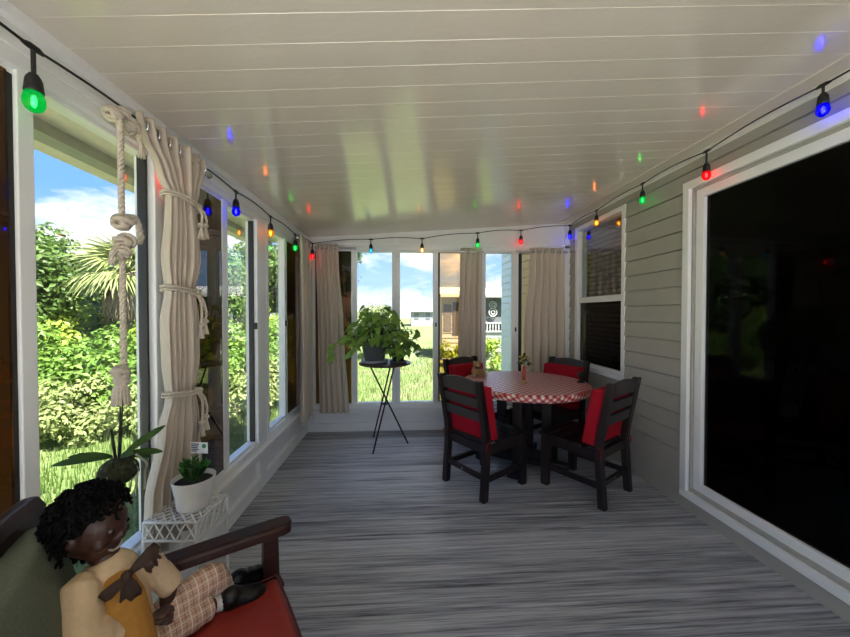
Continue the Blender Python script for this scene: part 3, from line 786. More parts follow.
# knotted rope hanging from the rod, and the orchid it holds
RX, RY = -1.03, 1.315
t = thing('hanging_rope','knotted cream cotton rope hanging from the curtain rod in front of the window','rope',(RX,RY,1.17)); O = Vector((RX,RY,1.17))
mb = MB()
def rel(*p): return Vector(p)-O
mb.rope([rel(RX,RY,2.10), rel(RX,RY,1.72)], .0095, .05); mb.rope([rel(RX,RY,1.60), rel(RX,RY,1.20)], .0095, .05)
mb.build('cord', ROPE, t)
mb = MB()
for dz, dy in ((0,0),(.02,.03),(-.02,.05),(.0,.08)): mb.knot(rel(-1.05,RY+dy,2.12+dz), .030, .009)
mb.rope([rel(-1.04,RY+.01,2.14), rel(-1.05,RY+.05,2.165), rel(-1.05,RY+.09,2.12)], .009, .05)
mb.rope([rel(-1.045,RY+.09,2.12), rel(-1.03,RY+.10,2.06)], .009, .05)
for q in range(8):
    a = 2*PI*q/8; mb.tube([rel(-1.03,RY+.10,2.06), rel(-1.03+.012*math.cos(a),RY+.10+.012*math.sin(a),2.01)], [.004,.003], 5)
mb.build('top_knot', ROPE, t)
mb = MB()
mb.knot(rel(RX,RY,1.73), .032, .010); mb.knot(rel(RX,RY+.01,1.665), .030, .010); mb.knot(rel(RX,RY,1.62), .026, .009)
mb.rope(spline([rel(RX,RY,1.75), rel(RX+.01,RY+.05,1.76), rel(RX+.01,RY+.075,1.70), rel(RX,RY+.08,1.67)],6), .010, .05)
mb.rope(spline([rel(RX,RY,1.66), rel(RX,RY-.035,1.62), rel(RX,RY-.045,1.57)],6), .010, .05)
mb.build('knot', ROPE, t)
mb = MB(); mb.knot(rel(RX,RY-.015,1.185), .028, .010); mb.knot(rel(RX,RY-.01,1.15), .024, .009)
for q in range(14):
    a = 2*PI*q/14; mb.tube([rel(RX,RY-.015,1.16), rel(RX+.02*math.cos(a),RY-.015+.02*math.sin(a),1.12), rel(RX+.024*math.cos(a),RY-.015+.026*math.sin(a),1.065)], [.006,.006,.004], 5)
mb.build('end_tassel', ROPE, t)
t = thing('orchid','hanging orchid with strappy leaves growing on a dark moss ball','plant',(RX,RY-.03,.79)); O = Vector((RX,RY-.03,.79)); rnd = random.Random(4)
mb = MB(); mb.ball((0,0,.04), (.058,.060,.050), seg=24, rings=14)
for q in range(26):
    d = Vector((rnd.gauss(0,1),rnd.gauss(0,1),rnd.gauss(0,1))).normalized()
    mb.ball(Vector((0,0,.04))+Vector((d.x*.05,d.y*.052,d.z*.040)), rnd.uniform(.009,.018), seg=8, rings=6)
mb.build('moss_ball', MOSS, t)
mb = MB()
for a, l, up in ((3.82,.150,.22),(4.1,.11,.5),(.72,.12,-.05),(.55,.14,.85),(.9,.10,-.3),(-.5,.06,.5)):
    mb.leaf((.015*math.cos(a),.015*math.sin(a),.095), (math.cos(a),math.sin(a),up), (.6,-.7,.75), l, .028, .35, .3, ((0,.35),(.2,.75),(.5,1),(.8,.8),(.95,.35),(1,.03)))
lab(mb.build('leaves', ORCH, t), 'dark green strap leaves')
mb = MB()
mb.tube([(0,0,.08),(.004,.004,.20),(0,.015,.36)], [.0035,.003,.0025], 6); mb.tube([(0,.008,.08),(0,.020,.25),(.0,.03,.37)], [.003,.0025,.002], 6)
mb.tube([(0,-.01,.08),(0,-.02,.14),(.0,-.028,.20)], [.005,.005,.004], 6)
mb.build('flower_spike', DSTEM, t)
mb = MB()
for q in range(7):
    a = rnd.uniform(0,6.28); s = Vector((.048*math.cos(a),.048*math.sin(a),.04))
    mb.tube(spline([s+Vector((0,0,.03)), s*1.25+Vector((0,0,-.02)), s*1.15+Vector((0,rnd.uniform(-.03,.03),-.09)), s*1.2+Vector((0,rnd.uniform(-.03,.03),-.09-rnd.uniform(.02,.08)))],5), .0022, 5)
mb.tube(spline([(.06,.0,.10),(.085,.015,.06),(.07,.03,.02),(.075,.02,-.04)],5), .004, 6)
mb.build('aerial_roots', ROOTM, t)

# ------------------------------------------------------------------ wire stand with white pot
SZ = .550; C0 = Vector((-.940,1.53,0)); hw, hd = .108, .105; rz_ = R(-4)
t = thing('wire_plant_stand','white wire plant stand with lattice sides standing by the near curtain','plant stand',C0,rz_)
mb = MB(); r = .0052
for z in (SZ, SZ-.075):
    mb.tube([(-hw,-hd,z),(hw,-hd,z),(hw,hd,z),(-hw,hd,z),(-hw,-hd,z)], r, 6)
mb.build('rim', WHWIRE, t)
mb = MB()
n = 8
for i in range(-n, n+1):
    o_ = i*.040
    def clip(sx):
        pts = []
        for s in (-1,1):
            pass
        # line y = sx*x + o_
        c = []
        for x in (-hw,hw):
            y = sx*x+o_
            if -hd <= y <= hd: c.append((x,y))
        for y in (-hd,hd):
            x = (y-o_)/sx
            if -hw < x < hw: c.append((x,y))
        return c
    for sx in (1,-1):
        c = clip(sx)
        if len(c) >= 2: mb.tube([(c[0][0],c[0][1],SZ),(c[1][0],c[1][1],SZ)], .0034, 5)
mb.build('top_grid', WHWIRE, t)
mb = MB()
for (p, q, m) in (((-hw,-hd),(hw,-hd),5),((hw,-hd),(hw,hd),5),((hw,hd),(-hw,hd),5),((-hw,hd),(-hw,-hd),5)):
    for i in range(m):
        for u0, u1 in ((i/m,(i+1)/m),((i+1)/m,i/m)):
            a = Vector((*p,0)).lerp(Vector((*q,0)),u0); b = Vector((*p,0)).lerp(Vector((*q,0)),u1)
            mb.tube([a+Vector((0,0,SZ)), b+Vector((0,0,SZ-.075))], .0032, 5)
mb.build('lattice', WHWIRE, t)
for sx in (-1,1):
    for sy in (-1,1):
        mb = MB(); mb.tube([(sx*hw,sy*hd,SZ),(sx*hw,sy*hd,0)], .0055, 8); mb.build('leg', WHWIRE, t)
mb = MB(); mb.tube([(-hw,-hd,.12),(hw,-hd,.12),(hw,hd,.12),(-hw,hd,.12),(-hw,-hd,.12)], .004, 6); mb.build('lower_rail', WHWIRE, t)
pc = (-.918,1.535,SZ+.006)
t = thing('planter','white ceramic pot with a small green plant on the wire stand','plant pot',pc)
mb = MB(); mb.lathe([(0,0),(.060,0),(.064,.006),(.069,.045),(.069,.0465),(.0695,.048),(.083,.125),(.0835,.128),(.079,.128),(.074,.108),(0,.108)], seg=40); mb.build('pot', CERAM, t)
mb = MB(); mb.lathe([(.0,.112),(.05,.112),(.0745,.109),(0,.108)], seg=24); mb.build('soil', SOIL, t)
mb = MB(); rnd = random.Random(8)
for q in range(9):
    a = q*.7+.2; ln = rnd.uniform(.06,.085); tilt = rnd.uniform(.15,.6)
    b = Vector((.012*math.cos(a),.012*math.sin(a),.11)); d = Vector((math.cos(a)*tilt,math.sin(a)*tilt,1)).normalized()
    mb.tube([b, b+d*ln], [.003,.002], 5)
    sd = d.cross(Vector((0,0,1))).normalized()
    for j in range(5):
        p_ = b+d*ln*(.3+.16*j)
        for s in (-1,1): mb.leaf(p_, sd*s+d*.8, Vector((0,0,1))+sd*.1, .036, .022, .1, .2)
    mb.leaf(b+d*ln, d, sd, .032, .02, .1, .2)
mb.build('foliage', SUCC, t)
# plant tag
tg = thing('plant_tag','white printed care card stuck in the small white pot','plant tag',(pc[0]-.012,pc[1]+.06,SZ+.115), R(-8))
mb = MB(); mb.box((-.0025,-.0,-.01),(.0025,.002,.10)); mb.build('stake', PAPER, tg)
mb = MB(); mb.box((-.040,-.001,.098),(.042,.001,.148)); mb.build('card', PAPER, tg)
mb = MB()
for k, (w, z) in enumerate(((.036,.140),(.034,.132),(.030,.124),(.036,.116),(.026,.108))): mb.box((-.036,-.0022,z-.0022),(-.036+w,-.001,z+.0022))
mb.build('print', INK, tg)
mb = MB(); mb.lathe([(0,0),(.010,0),(.010,.0014),(0,.0014)], Matrix.Translation((.025,-.001,.132)) @ Matrix.Rotation(R(90),4,'X'), 20); lab(mb.build('emblem', GRNSPOT, tg),'green round emblem')

# ------------------------------------------------------------------ plant table with pothos
PT = Vector((-.195,3.50,0)); TZ = .895
t = thing('plant_table','round tripod plant table with crossed black rod legs before the back window','table',PT)
mb = MB(); mb.lathe([(0,TZ-.022),(.245,TZ-.022),(.262,TZ-.016),(.265,TZ-.006),(.262,TZ),(.250,TZ),(0,TZ-.001)], seg=48); mb.build('tabletop', WOODT, t)
feet = [(-.115,-.12),(.235,.135),(-.15,.34)]
tp = [(.10,.06),(-.155,-.03),(.06,-.11)]
for (fx,fy),(tx,ty) in zip(feet,tp):
    mb = MB(); mb.tube([(fx,fy,.0),(tx,ty,TZ-.02)], .0085, 10); mb.build('leg', BLKM, t)
mb = MB(); mb.torus((-.005,.03,.46), .03, .006, (0,0,1), 20, 8); mb.build('clamp_ring', BLKM, t)
pp = (PT.x-.105, PT.y-.01, TZ)
t = thing('potted_pothos','bushy trailing green pothos in a grey pot on the plant table','potted plant',pp)
mb = MB(); mb.lathe([(0,.0),(.118,.0),(.132,.006),(.138,.030),(.132,.030),(.115,.012),(0,.010)], seg=40); mb.build('saucer', SAUC, t)
mb = MB(); mb.lathe([(0,.014),(.094,.014),(.098,.02),(.132,.190),(.140,.192),(.140,.215),(.128,.215),(.122,.19),(0,.19)], seg=40); mb.build('pot', GREYP, t)
mb = MB(); mb.lathe([(.124,.188),(.08,.197),(0,.20)][::-1], seg=24); mb.build('soil', SOIL, t)
HEART = ((0,.55),(.06,.95),(.22,1.0),(.5,.80),(.78,.42),(1,.03))
def pothos(mb, ms, n, rad, hgt, z0, seed, bias=(0,0), Lf=.086):
    rnd = random.Random(seed)
    for q in range(n):
        a = rnd.uniform(0,2*PI); rr = rad*rnd.uniform(.15,1)**.7
        h = z0 + hgt*(1-(rr/rad)**2*.9)*rnd.uniform(.35,1.05)
        e = Vector((rr*math.cos(a)+bias[0]*rr/rad, rr*math.sin(a)*.85+bias[1], h))
        b = Vector((.05*math.cos(a),.05*math.sin(a),z0))
        m = b.lerp(e,.55)+Vector((0,0,.05))
        ms.tube(spline([b,m,e],4), .0028, 4)
        d = Vector((math.cos(a)+rnd.gauss(0,.45),math.sin(a)+rnd.gauss(0,.45),rnd.uniform(-.9,.15)))
        l = Lf*rnd.uniform(.7,1.25)
        mb.leaf(e, d, (rnd.gauss(0,.35),rnd.gauss(0,.35)-.25,1), l, l*.78, rnd.uniform(.1,.5), rnd.uniform(.1,.35), HEART)
def vine(mb, ms, pts, n, seed, Lf=.085):
    rnd = random.Random(seed); P = spline(pts,8); ms.tube(P, .003, 5)
    for q in range(n):
        p_ = P[int((q+.5)/n*(len(P)-1))]; a = rnd.uniform(0,6.28); l = Lf*rnd.uniform(.75,1.2)
        mb.leaf(p_, (math.cos(a),math.sin(a)-.3,-.5), (math.sin(a)*.3,-.7,.7), l, l*.75, .25, .2, HEART)
mb = MB(); ms = MB()
pothos(mb, ms, 205, .34, .43, .19, 21, (.06,-.02))
vine(mb, ms, [(-.08,0,.22),(-.25,-.03,.28),(-.38,-.05,.20),(-.43,-.06,.10),(-.44,-.07,.04)], 12, 22)
vine(mb, ms, [(.08,0,.22),(.25,-.03,.33),(.40,-.05,.33),(.47,-.06,.27)], 9, 23)
vine(mb, ms, [(0,-.08,.22),(-.08,-.2,.26),(-.16,-.26,.18),(-.20,-.27,.10)], 7, 24)
vine(mb, ms, [(.03,-.08,.22),(.12,-.2,.26),(.16,-.26,.2)], 6, 25)
mb.build('foliage', POTH, t); ms.build('stems', STEM, t)
p2 = (PT.x+.135, PT.y-.03, TZ)
t = thing('small_potted_pothos','smaller pothos in a low dark pot at the right of the plant table','potted plant',p2)
mb = MB(); mb.lathe([(0,.0),(.075,.0),(.085,.006),(.088,.02),(.08,.02),(.07,.009),(0,.008)], seg=32); mb.build('saucer', GREYP, t)
mb = MB(); mb.lathe([(0,.010),(.052,.010),(.055,.014),(.070,.095),(.073,.10),(.064,.10),(.06,.09),(0,.09)], seg=32); mb.build('pot', BLACK, t)
mb = MB(); ms = MB(); pothos(mb, ms, 42, .15, .20, .09, 31, (.04,0), .085)
vine(mb, ms, [(.03,0,.1),(.10,-.02,.2),(.17,-.03,.17),(.20,-.04,.07)], 8, 32); vine(mb, ms, [(0,-.03,.1),(.02,-.09,.14),(.03,-.12,.06)], 5, 33)
mb.build('foliage', POTH, t); ms.build('stems', STEM, t)

# ------------------------------------------------------------------ dining table, cloth, chairs
TC = Vector((1.125,3.13,0)); TR = .575; TH = .755
t = thing('dining_table','round dark pedestal dining table under the red checked cloth','table',TC,R(12))
mb = MB(); mb.lathe([(0,TH-.032),(TR-.02,TH-.032),(TR-.012,TH-.026),(TR-.012,TH-.006),(TR-.02,TH-.003),(0,TH-.003)], seg=64); mb.build('tabletop', POLY, t)
mb = MB(); 
for a in (0, PI/2): mb.box((-.42,-.035,TH-.105),(.42,.035,TH-.033), rotz(a))
mb.build('apron', POLY, t)
for k in range(4):
    a = PI/4+k*PI/2; c, s = math.cos(a), math.sin(a); mb = MB()
    mb.box((.17,-.04,.02),(.25,.04,TH-.10), rotz(a)); mb.build('leg', POLY, t, bevel=.006)
for a in (PI/4, 3*PI/4):
    mb = MB(); mb.box((-.40,-.045,.0),(.40,.045,.055), rotz(a)); mb.box((-.20,-.03,.055),(.20,.03,.12), rotz(a)); mb.build('foot_beam', POLY, t, bevel=.006)
mb = MB(); seg = 96; prof = [(0,.0),(.3,.0),(TR-.03,.0),(TR-.008,-.002),(TR+.002,-.010),(TR+.005,-.028),(TR+.003,-.052),(TR-.006,-.062)]
vs = [Vector((0,0,TH+.003))]; fs = []
for i, (r_, z) in enumerate(prof[1:]):
    for k in range(seg):
        a = 2*PI*k/seg; w = .0035*math.sin(a*26+i*.2)*(1 if i > 3 else 0)
        vs.append(Vector(((r_+w)*math.cos(a),(r_+w)*math.sin(a),TH+.003+z+ (w if i > 5 else 0))))
for k in range(seg): fs.append((0,1+k,1+(k+1)%seg))
for i in range(len(prof)-2):
    for k in range(seg):
        a = 1+i*seg+k; b = 1+i*seg+(k+1)%seg; fs.append((a,a+seg,b+seg,b))
mb.add(vs, fs, True)
tag(mb.build('tablecloth', GING, loc=TC, mods=(('solid',.0015),)), 'red and white gingham cloth fitted over the round dining table', 'tablecloth')

def chair_proto():
    t = thing('dining_chair','','chair',(0,0,0),0,'dining chairs around the round table')
    W = .235; y0, y1 = -.21, .215; SH = .425
    def rear(s):
        mb = MB(); x = s*(W-.024)
        pts = [(-.245,0),(-.215,.40),(-.225,.50),(-.30,.905)]; w = .024
        poly = [(y-.026,z) for y,z in pts] + [(y+.026,z) for y,z in reversed(pts)]
        mb.prism(poly, x-w, x+w, lambda a,b,d:(d,a,b)); return mb
    for s in (-1,1): rear(s).build('leg', POLY, t, bevel=.004)
    for s in (-1,1):
        mb = MB(); x = s*(W-.024); mb.box((x-.024,y1-.03,0),(x+.024,y1+.03,SH-.02)); mb.build('leg', POLY, t, bevel=.004)
    mb = MB()
    for s in (-1,1): x = s*(W-.024); mb.box((x-.018,-.20,SH-.085),(x+.018,y1-.03,SH-.02))
    mb.box((-W+.04,y1-.015,SH-.085),(W-.04,y1+.02,SH-.02)); mb.box((-W+.04,-.225,SH-.085),(W-.04,-.19,SH-.02)); mb.build('seat_frame', POLY, t, bevel=.003)
    for i in range(5):
        a = -.19+i*.092; mb = MB(); mb.box((-W-.002,a,SH-.02),(W+.002,a+.083,SH+.004)) if i else mb.box((-W+.05,a,SH-.02),(W-.05,a+.083,SH+.004))
        mb.build('seat_slat', POLY, t, bevel=.004)
    mb = MB()
    for s in (-1,1): x = s*(W-.024); mb.box((x-.013,-.215,.135),(x+.013,y1-.02,.175))
    mb.build('side_stretcher', POLY, t, bevel=.003)
    mb = MB(); mb.box((-W+.035,-.245,.150),(W-.035,-.222,.190)); mb.build('rear_stretcher', POLY, t, bevel=.003)
    mb = MB(); mb.box((-.03,-.2475,.163),(-.008,-.2445,.177)); lab(mb.build('badge', CHROME, t, bevel=.001), 'small pale maker badge')
    # back slats follow the rake
    def slat(z0, z1, crown=0):
        mb = MB(); n = 12; vs = []
        def yy(z): return -.225 - (z-.5)*.075/.405
        for i in range(n+1):
            x = -W+.044 + (2*W-.088)*i/n; c = crown*(1-(2*i/n-1)**2)
            for y_, z in ((yy(z0)-.012,z0),(yy(z0)+.012,z0),(yy(z1+c)+.012,z1+c),(yy(z1+c)-.012,z1+c)): vs.append((x,y_,z))
        fs = [(0,1,2,3),(4*n+3,4*n+2,4*n+1,4*n)]
        for i in range(n):
            a = 4*i
            for k in range(4): fs.append((a+k,a+4+k,a+4+(k+1)%4,a+(k+1)%4))
        mb.add(vs, fs); return mb
    slat(.795,.885,.028).build('top_rail', POLYT, t, bevel=.004)
    slat(.690,.765).build('back_slat', POLYT, t, bevel=.003); slat(.585,.662).build('back_slat', POLYT, t, bevel=.003)
    return t
def cushion_proto():
    t = thing('chair_cushion','','cushion',(0,0,0),0,'red cushions on the dining chairs')
    mb = MB(); n = 6
    def yy(z): return -.198 - (z-.5)*.075/.405
    w = .212; th = .100; z0, z1 = .430, .845
    p8 = [(-w,yy(z0),z0),(w,yy(z0),z0),(w,yy(z0)+th,z0),(-w,yy(z0)+th,z0),(-w,yy(z1),z1),(w,yy(z1),z1),(w,yy(z1)+th,z1),(-w,yy(z1)+th,z1)]
    mb.hexa(p8); mb.build('pad', REDC, t, bevel=.014, seg=3)
    mb = MB()
    for i in (2,3,6,7):
        pass
    q = [Vector(p) for p in p8]
    for loop in ((0,1,5,4),(3,2,6,7)):
        c = sum((q[i] for i in loop), Vector())/4
        P = [q[i]+(c-q[i]).normalized()*.012 for i in loop]; P.append(P[0])
        mb.tube(P, .004, 6)
    mb.build('piping', REDC, t)
    mb = MB()
    for s in (-1,1):
        b = Vector((s*.205,yy(.45)-.0,.45))
        mb.tube(spline([b, b+Vector((s*.028,-.03,-.01)), b+Vector((s*.036,-.06,-.03)), b+Vector((s*.034,-.055,-.075))],5), .004, 5)
    mb.build('tie_string', REDC, t); return t
CH = chair_proto(); CU = cushion_proto()
def along(a, b): return math.atan2(b[1]-a[1], b[0]-a[0])
chairs = [  # x, y, facing angle, labels
    (.672,2.775,R(34),'dark slatted dining chair nearest the camera on the left of the table','red back cushion on the near left dining chair'),
    (1.450,2.640,R(124),'dark slatted dining chair nearest the siding wall at the front right','red back cushion on the near right dining chair, facing the table'),
    (.785,3.50,R(-58),'dark dining chair on the far left, by the curtain and teddy bear','red back cushion behind the teddy bear on the far left chair'),
    (1.515,3.43,R(208),'dark dining chair on the far right, below the wall window','red back cushion on the far right chair by the right curtain')]
for i, (x,y,a,l1,l2) in enumerate(chairs):
    c = CH if i == 0 else copy_tree(CH); u = CU if i == 0 else copy_tree(CU)
    for o, l in ((c,l1),(u,l2)): o.location = (x,y,0); o.rotation_euler = (0,0,a-PI/2); o['label'] = l
# small things on the table
tz = TH+.0045
t = thing('bud_vase','slim red bud vase with gold foot and leafy sprig on the dining table','vase',(1.107,3.075,tz))
mb = MB(); mb.lathe([(0,0),(.034,0),(.035,.006),(.026,.014),(.016,.024),(0,.026)], seg=24); mb.build('foot', GOLD, t)
mb = MB(); mb.lathe([(0,.022),(.015,.024),(.017,.05),(.0165,.12),(.018,.145),(.014,.147),(0,.14)], seg=20); mb.build('body', REDG, t)
mb = MB(); rnd = random.Random(9)
for q in range(60):
    a = rnd.uniform(0,6.28); el = rnd.uniform(-.2,1.3); d = Vector((math.cos(a)*math.cos(el),math.sin(a)*math.cos(el),math.sin(el)))
    mb.leaf(Vector((0,0,.185))+d*rnd.uniform(.005,.06), d, (0,0,1), .040, .026, .3, .2)
mb.tube([(0,0,.13),(0,0,.20)], .004, 6); mb.build('sprig', leaf_mat('sprig_leaf',(.09,.13,.02),(.03,.055,.01),.5,20,.1), t)
mb = MB()
for q in range(12):
    a = rnd.uniform(0,6.28); el = rnd.uniform(0,1.3); mb.ball(Vector((0,0,.19))+Vector((math.cos(a)*math.cos(el),math.sin(a)*math.cos(el),math.sin(el)))*.065, .008, seg=8, rings=6)
mb.build('berries', mat('yellow_berries',(.55,.42,.06),.5), t)
t = thing('black_knob_ornament','small black round-topped ornament at the right edge of the dining table','ornament',(1.625,3.03,tz))
mb = MB(); mb.ball((0,0,.075), (.031,.031,.031), seg=20, rings=14); mb.build('ball', BLACK, t)
mb = MB(); mb.lathe([(0,0),(.032,0),(.032,.008),(.014,.018),(.011,.05),(0,.05)], seg=20); mb.build('base', BLACK, t)
# teddy bear
t = thing('teddy_bear','small tan teddy bear sitting on the far left of the table','teddy bear',(.735,3.39,tz),R(-80)); rz = 0
mb = MB()
mb.ball((0,0,.052),(.036,.042,.050)); mb.ball((.004,0,.120),(.036,.038,.034)); mb.ball((.036,0,.112),(.018,.017,.014))
for s in (-1,1):
    mb.ball((0,s*.030,.150),(.008,.013,.013)); mb.tube([(.0,s*.036,.082),(.02,s*.052,.06),(.036,s*.055,.035)], [.015,.014,.015], 10, round_ends=True)
    mb.tube([(.01,s*.030,.020),(.045,s*.048,.019),(.075,s*.058,.019)], [.018,.017,.016], 10, round_ends=True); mb.ball((.082,s*.060,.026),(.012,.017,.022))
mb.build('body', PLUSH, t, mods=(('remesh',.0035,2),))
mb = MB(); mb.ball((.050,0,.110),(.0085,.012,.010))
for s in (-1,1): mb.ball((.094,s*.062,.027),(.004,.011,.014))
mb.build('muzzle', PLUSHL, t)
mb = MB(); mb.ball((.059,0,.114),(.004,.006,.004))
for s in (-1,1): mb.ball((.034,s*.014,.132),.0045,seg=8,rings=6)
mb.build('face_buttons', BLACK, t)
mb = MB()
for s in (-1,1): mb.leaf((.034,0,.088),(.1,s,.15),(1,0,.2),.034,.024,.0,.1,((0,.3),(.4,.8),(.9,1),(1,.9)))
mb.ball((.038,0,.087),.006,seg=8,rings=6); lab(mb.build('bow', mat('dusk_ribbon',(.10,.06,.09),.7), t, mods=(('solid',.002),)), 'dark plum bow')

# ------------------------------------------------------------------ armchair
AC = (-.565,.84,0); AR = R(32)
t = thing('armchair','dark wood armchair with red seat at the lower left, holding the doll','armchair',AC,AR)
def arm(s):
    y = s*.318; mb = MB(); n = 14; vs = []
    prof = [(-.27,.028),(-.22,.030),(-.1,.034),(.15,.038),(.30,.041),(.335,.038),(.352,.030),(.36,.014)]
    rows = []
    for x, h in prof:
        zc = .612 - .02*max(0,(x-.2))*1.2 - .015*max(0,-x)
        for (dy,dz) in ((-h,-.018),(h,-.018),(h,.012),(h*.8,.019),(-h*.8,.019),(-h,.012)): rows.append((x,y+dy,zc+dz))
    m = 6; fs = [tuple(range(m-1,-1,-1)), tuple((len(prof)-1)*m+k for k in range(m))]
    for i in range(len(prof)-1):
        for k in range(m): fs.append((i*m+k,i*m+(k+1)%m,(i+1)*m+(k+1)%m,(i+1)*m+k))
    mb.add(rows, fs); return mb
for s in (-1,1):
    arm(s).build('arm', DARKW, t, bevel=.006)
    mb = MB(); y = s*.318
    mb.prism([(.262,0),(.306,0),(.306,.30),(.318,.345),(.332,.40),(.316,.44),(.312,.585),(.262,.585)], y-.024, y+.024, lambda a,b,d:(a,d,b)); mb.build('leg', DARKW, t, bevel=.005)
    mb = MB(); mb.prism([(-.31,0),(-.265,0),(-.195,.40),(-.285,.85),(-.325,.85),(-.240,.40)], y-.022, y+.022, lambda a,b,d:(a,d,b)); mb.build('leg', DARKW, t, bevel=.005)
    mb = MB(); mb.box((-.21,y-.016,.27),(.27,y+.016,.335)); mb.build('side_rail', DARKW, t, bevel=.004)
mb = MB(); mb.box((.262,-.30,.265),(.298,.30,.33)); mb.build('front_rail', DARKW, t, bevel=.004)
mb = MB(); mb.box((-.255,-.30,.27),(-.22,.30,.335)); mb.build('rear_rail', DARKW, t, bevel=.004)
mb = MB(); n = 16; vs = []
for i in range(n+1):
    yy_ = -.335+.67*i/n; b = .03*(1-(2*i/n-1)**2)
    for dx,dz in ((-.024,-.045),(.024,-.045),(.028,.02),(.012,.048),(-.018,.048),(-.028,.02)): vs.append((-.297-b+dx, yy_, .862+b*.4+dz))
fs = [tuple(range(5,-1,-1)), tuple(6*n+k for k in range(6))]
for i in range(n):
    for k in range(6): fs.append((6*i+k,6*i+(k+1)%6,6*i+6+(k+1)%6,6*i+6+k))
mb.add(vs, fs); mb.build('top_rail', DARKW, t, bevel=.008)
for i in range(5):
    y = -.24+i*.12; mb = MB(); mb.bar((-.255,y,.42),(-.300,y,.84),.05,.014,(1,0,0)); mb.build('back_slat', DARKW, t, bevel=.003)
# cushions of the armchair
def pillow(name, label, mat_, M, hx, hy, hz, puff):
    o = thing(name, label, 'cushion', AC, AR); mb = MB(); n = 14; vs = []; fs = []
    def P(u,v,s):
        ex = (1-abs(u)**6)*(1-abs(v)**6); z = s*(hz*.72*(1-.0*u)+puff*(1-u*u)*(1-v*v))
        return M @ Vector((hx*u*(1-.02*abs(v)**3), hy*v, z))
    for s in (1,-1):
        o0 = len(vs)
        for j in range(n+1):
            for i in range(n+1): vs.append(P(2*i/n-1,2*j/n-1,s))
        for j in range(n):
            for i in range(n):
                a = o0+j*(n+1)+i; q = (a,a+1,a+n+2,a+n+1); fs.append(q if s > 0 else q[::-1])
    B = (n+1)*(n+1)
    edge = [i for i in range(n+1)] + [(j)*(n+1)+n for j in range(1,n+1)] + [n*(n+1)+i for i in range(n-1,-1,-1)] + [j*(n+1) for j in range(n-1,0,-1)]
    for a, b in zip(edge, edge[1:]+edge[:1]): fs.append((a,a+B,b+B,b))
    mb.add(vs, fs, True); mb.build('pad', mat_, o, bevel=.018, seg=3)
    return o, edge, vs
so, edge, vs = pillow('seat_cushion','rust red seat cushion on the armchair under the doll',REDS,Matrix.Translation((.045,0,.388)) @ Matrix.Rotation(R(3),4,'Y').inverted(),.265,.285,.075,.012)
mb = MB(); mb.tube([vs[i] for i in edge]+[vs[edge[0]]], .004, 6); lab(mb.build('piping', mat('dark_piping',(.10,.012,.010),.6), so), 'darker edge piping')
bo, edge, vs = pillow('back_cushion','sage green back cushion leaning in the armchair behind the doll',GREENC,Matrix.Translation((-.232,0,.655)) @ Matrix.Rotation(R(-101),4,'Y'),.215,.262,.055,.018)

# ------------------------------------------------------------------ doll
V = Vector
dl = thing('doll','dark-skinned doll in mustard vest and plaid trousers sitting in the armchair','doll',(0,0,0))
HC = V((-.795,.914,.858)); fd = V((.95,.02,-.24)).normalized()        # head centre, face direction
sdv = fd.cross(V((0,0,1))).normalized(); upv = sdv.cross(fd).normalized()
HM = Matrix((sdv, fd, upv)).transposed()                               # local: x side, y face, z up
def hp(x,y,z): return HC + HM @ V((x,y,z))
PEL = V((-.715,.905,.505)); CHE = V((-.752,.915,.672))
SN, SF = V((-.772,.848,.742)), V((-.700,.968,.718))                    # shoulders
EN, EF = V((-.728,.800,.660)), V((-.682,1.012,.625)); HN, HF = V((-.676,.925,.590)), V((-.682,1.010,.566))
KN, AN = V((-.660,1.000,.500)), V((-.600,1.105,.474)); KF, AF = V((-.622,1.120,.548)), V((-.600,1.165,.478))
HIN, HIF = PEL+V((.02,-.02,-.01)), PEL+V((-.01,.05,-.0))
mb = MB()
mb.ball(HC,(.062,.070,.078),HM,20,14); mb.ball(hp(0,.022,-.040),(.046,.046,.040),HM,16,10)     # skull, jaw
mb.ball(hp(0,.068,-.012),(.012,.014,.012),HM,10,8); mb.ball(hp(0,.064,.006),(.008,.010,.018),HM,10,8)
for s in (-1,1):
    mb.ball(hp(s*.032,.048,-.022),(.020,.018,.018),HM,10,8); mb.ball(hp(s*.062,-.005,-.012),(.007,.014,.018),HM,10,8)
    mb.ball(hp(s*.011,.066,-.016),(.007,.008,.006),HM,8,6)
mb.ball(hp(0,.058,-.047),(.024,.012,.006),HM,12,8); mb.ball(hp(0,.055,-.062),(.018,.014,.010),HM,10,8)
mb.tube([HC+V((0,0,-.05)), CHE+V((0,0,.08)), CHE+V((0,0,.02))], [.030,.030,.05], 12, round_ends=True)
mb.tube([CHE+V((0,0,.03)), CHE.lerp(PEL,.5), PEL], [.062,.066,.070], 14, round_ends=True)
def limb(pts, rs): mb.tube(spline(pts,5), [rs[0]+(rs[-1]-rs[0])*i/(5*(len(pts)-1)) for i in range(5*(len(pts)-1)+1)], 10, round_ends=True)
for S,E_,H_ in ((SN,EN,HN),(SF,EF,HF)): limb([S,E_,H_],[.030,.019])
for Hh,K,A in ((HIN,KN,AN),(HIF,KF,AF)): limb([Hh,K,A],[.042,.022])
def hand(H_, d, side, curl):
    d = d.normalized(); n = V(side).normalized(); w = d.cross(n).normalized()
    mb.ball(H_+d*.016,(.016,.019,.010),Matrix((w,d,n)).transposed(),10,8)
    for i,(o,l) in enumerate(((-.0125,.026),(-.0045,.030),(.0045,.029),(.0125,.023))):
        a = H_+d*.028+w*o; b = a+d*l*.5+n*curl*.004; c = b+d*l*.45-n*curl*.010
        mb.tube([a,b,c],[.0052,.0048,.0042],8,round_ends=True)
    a = H_+d*.010+w*.014; b = a+w*.012+d*.012; mb.tube([a,b,b+d*.012-w*.002],[.0058,.0052,.0045],8,round_ends=True)
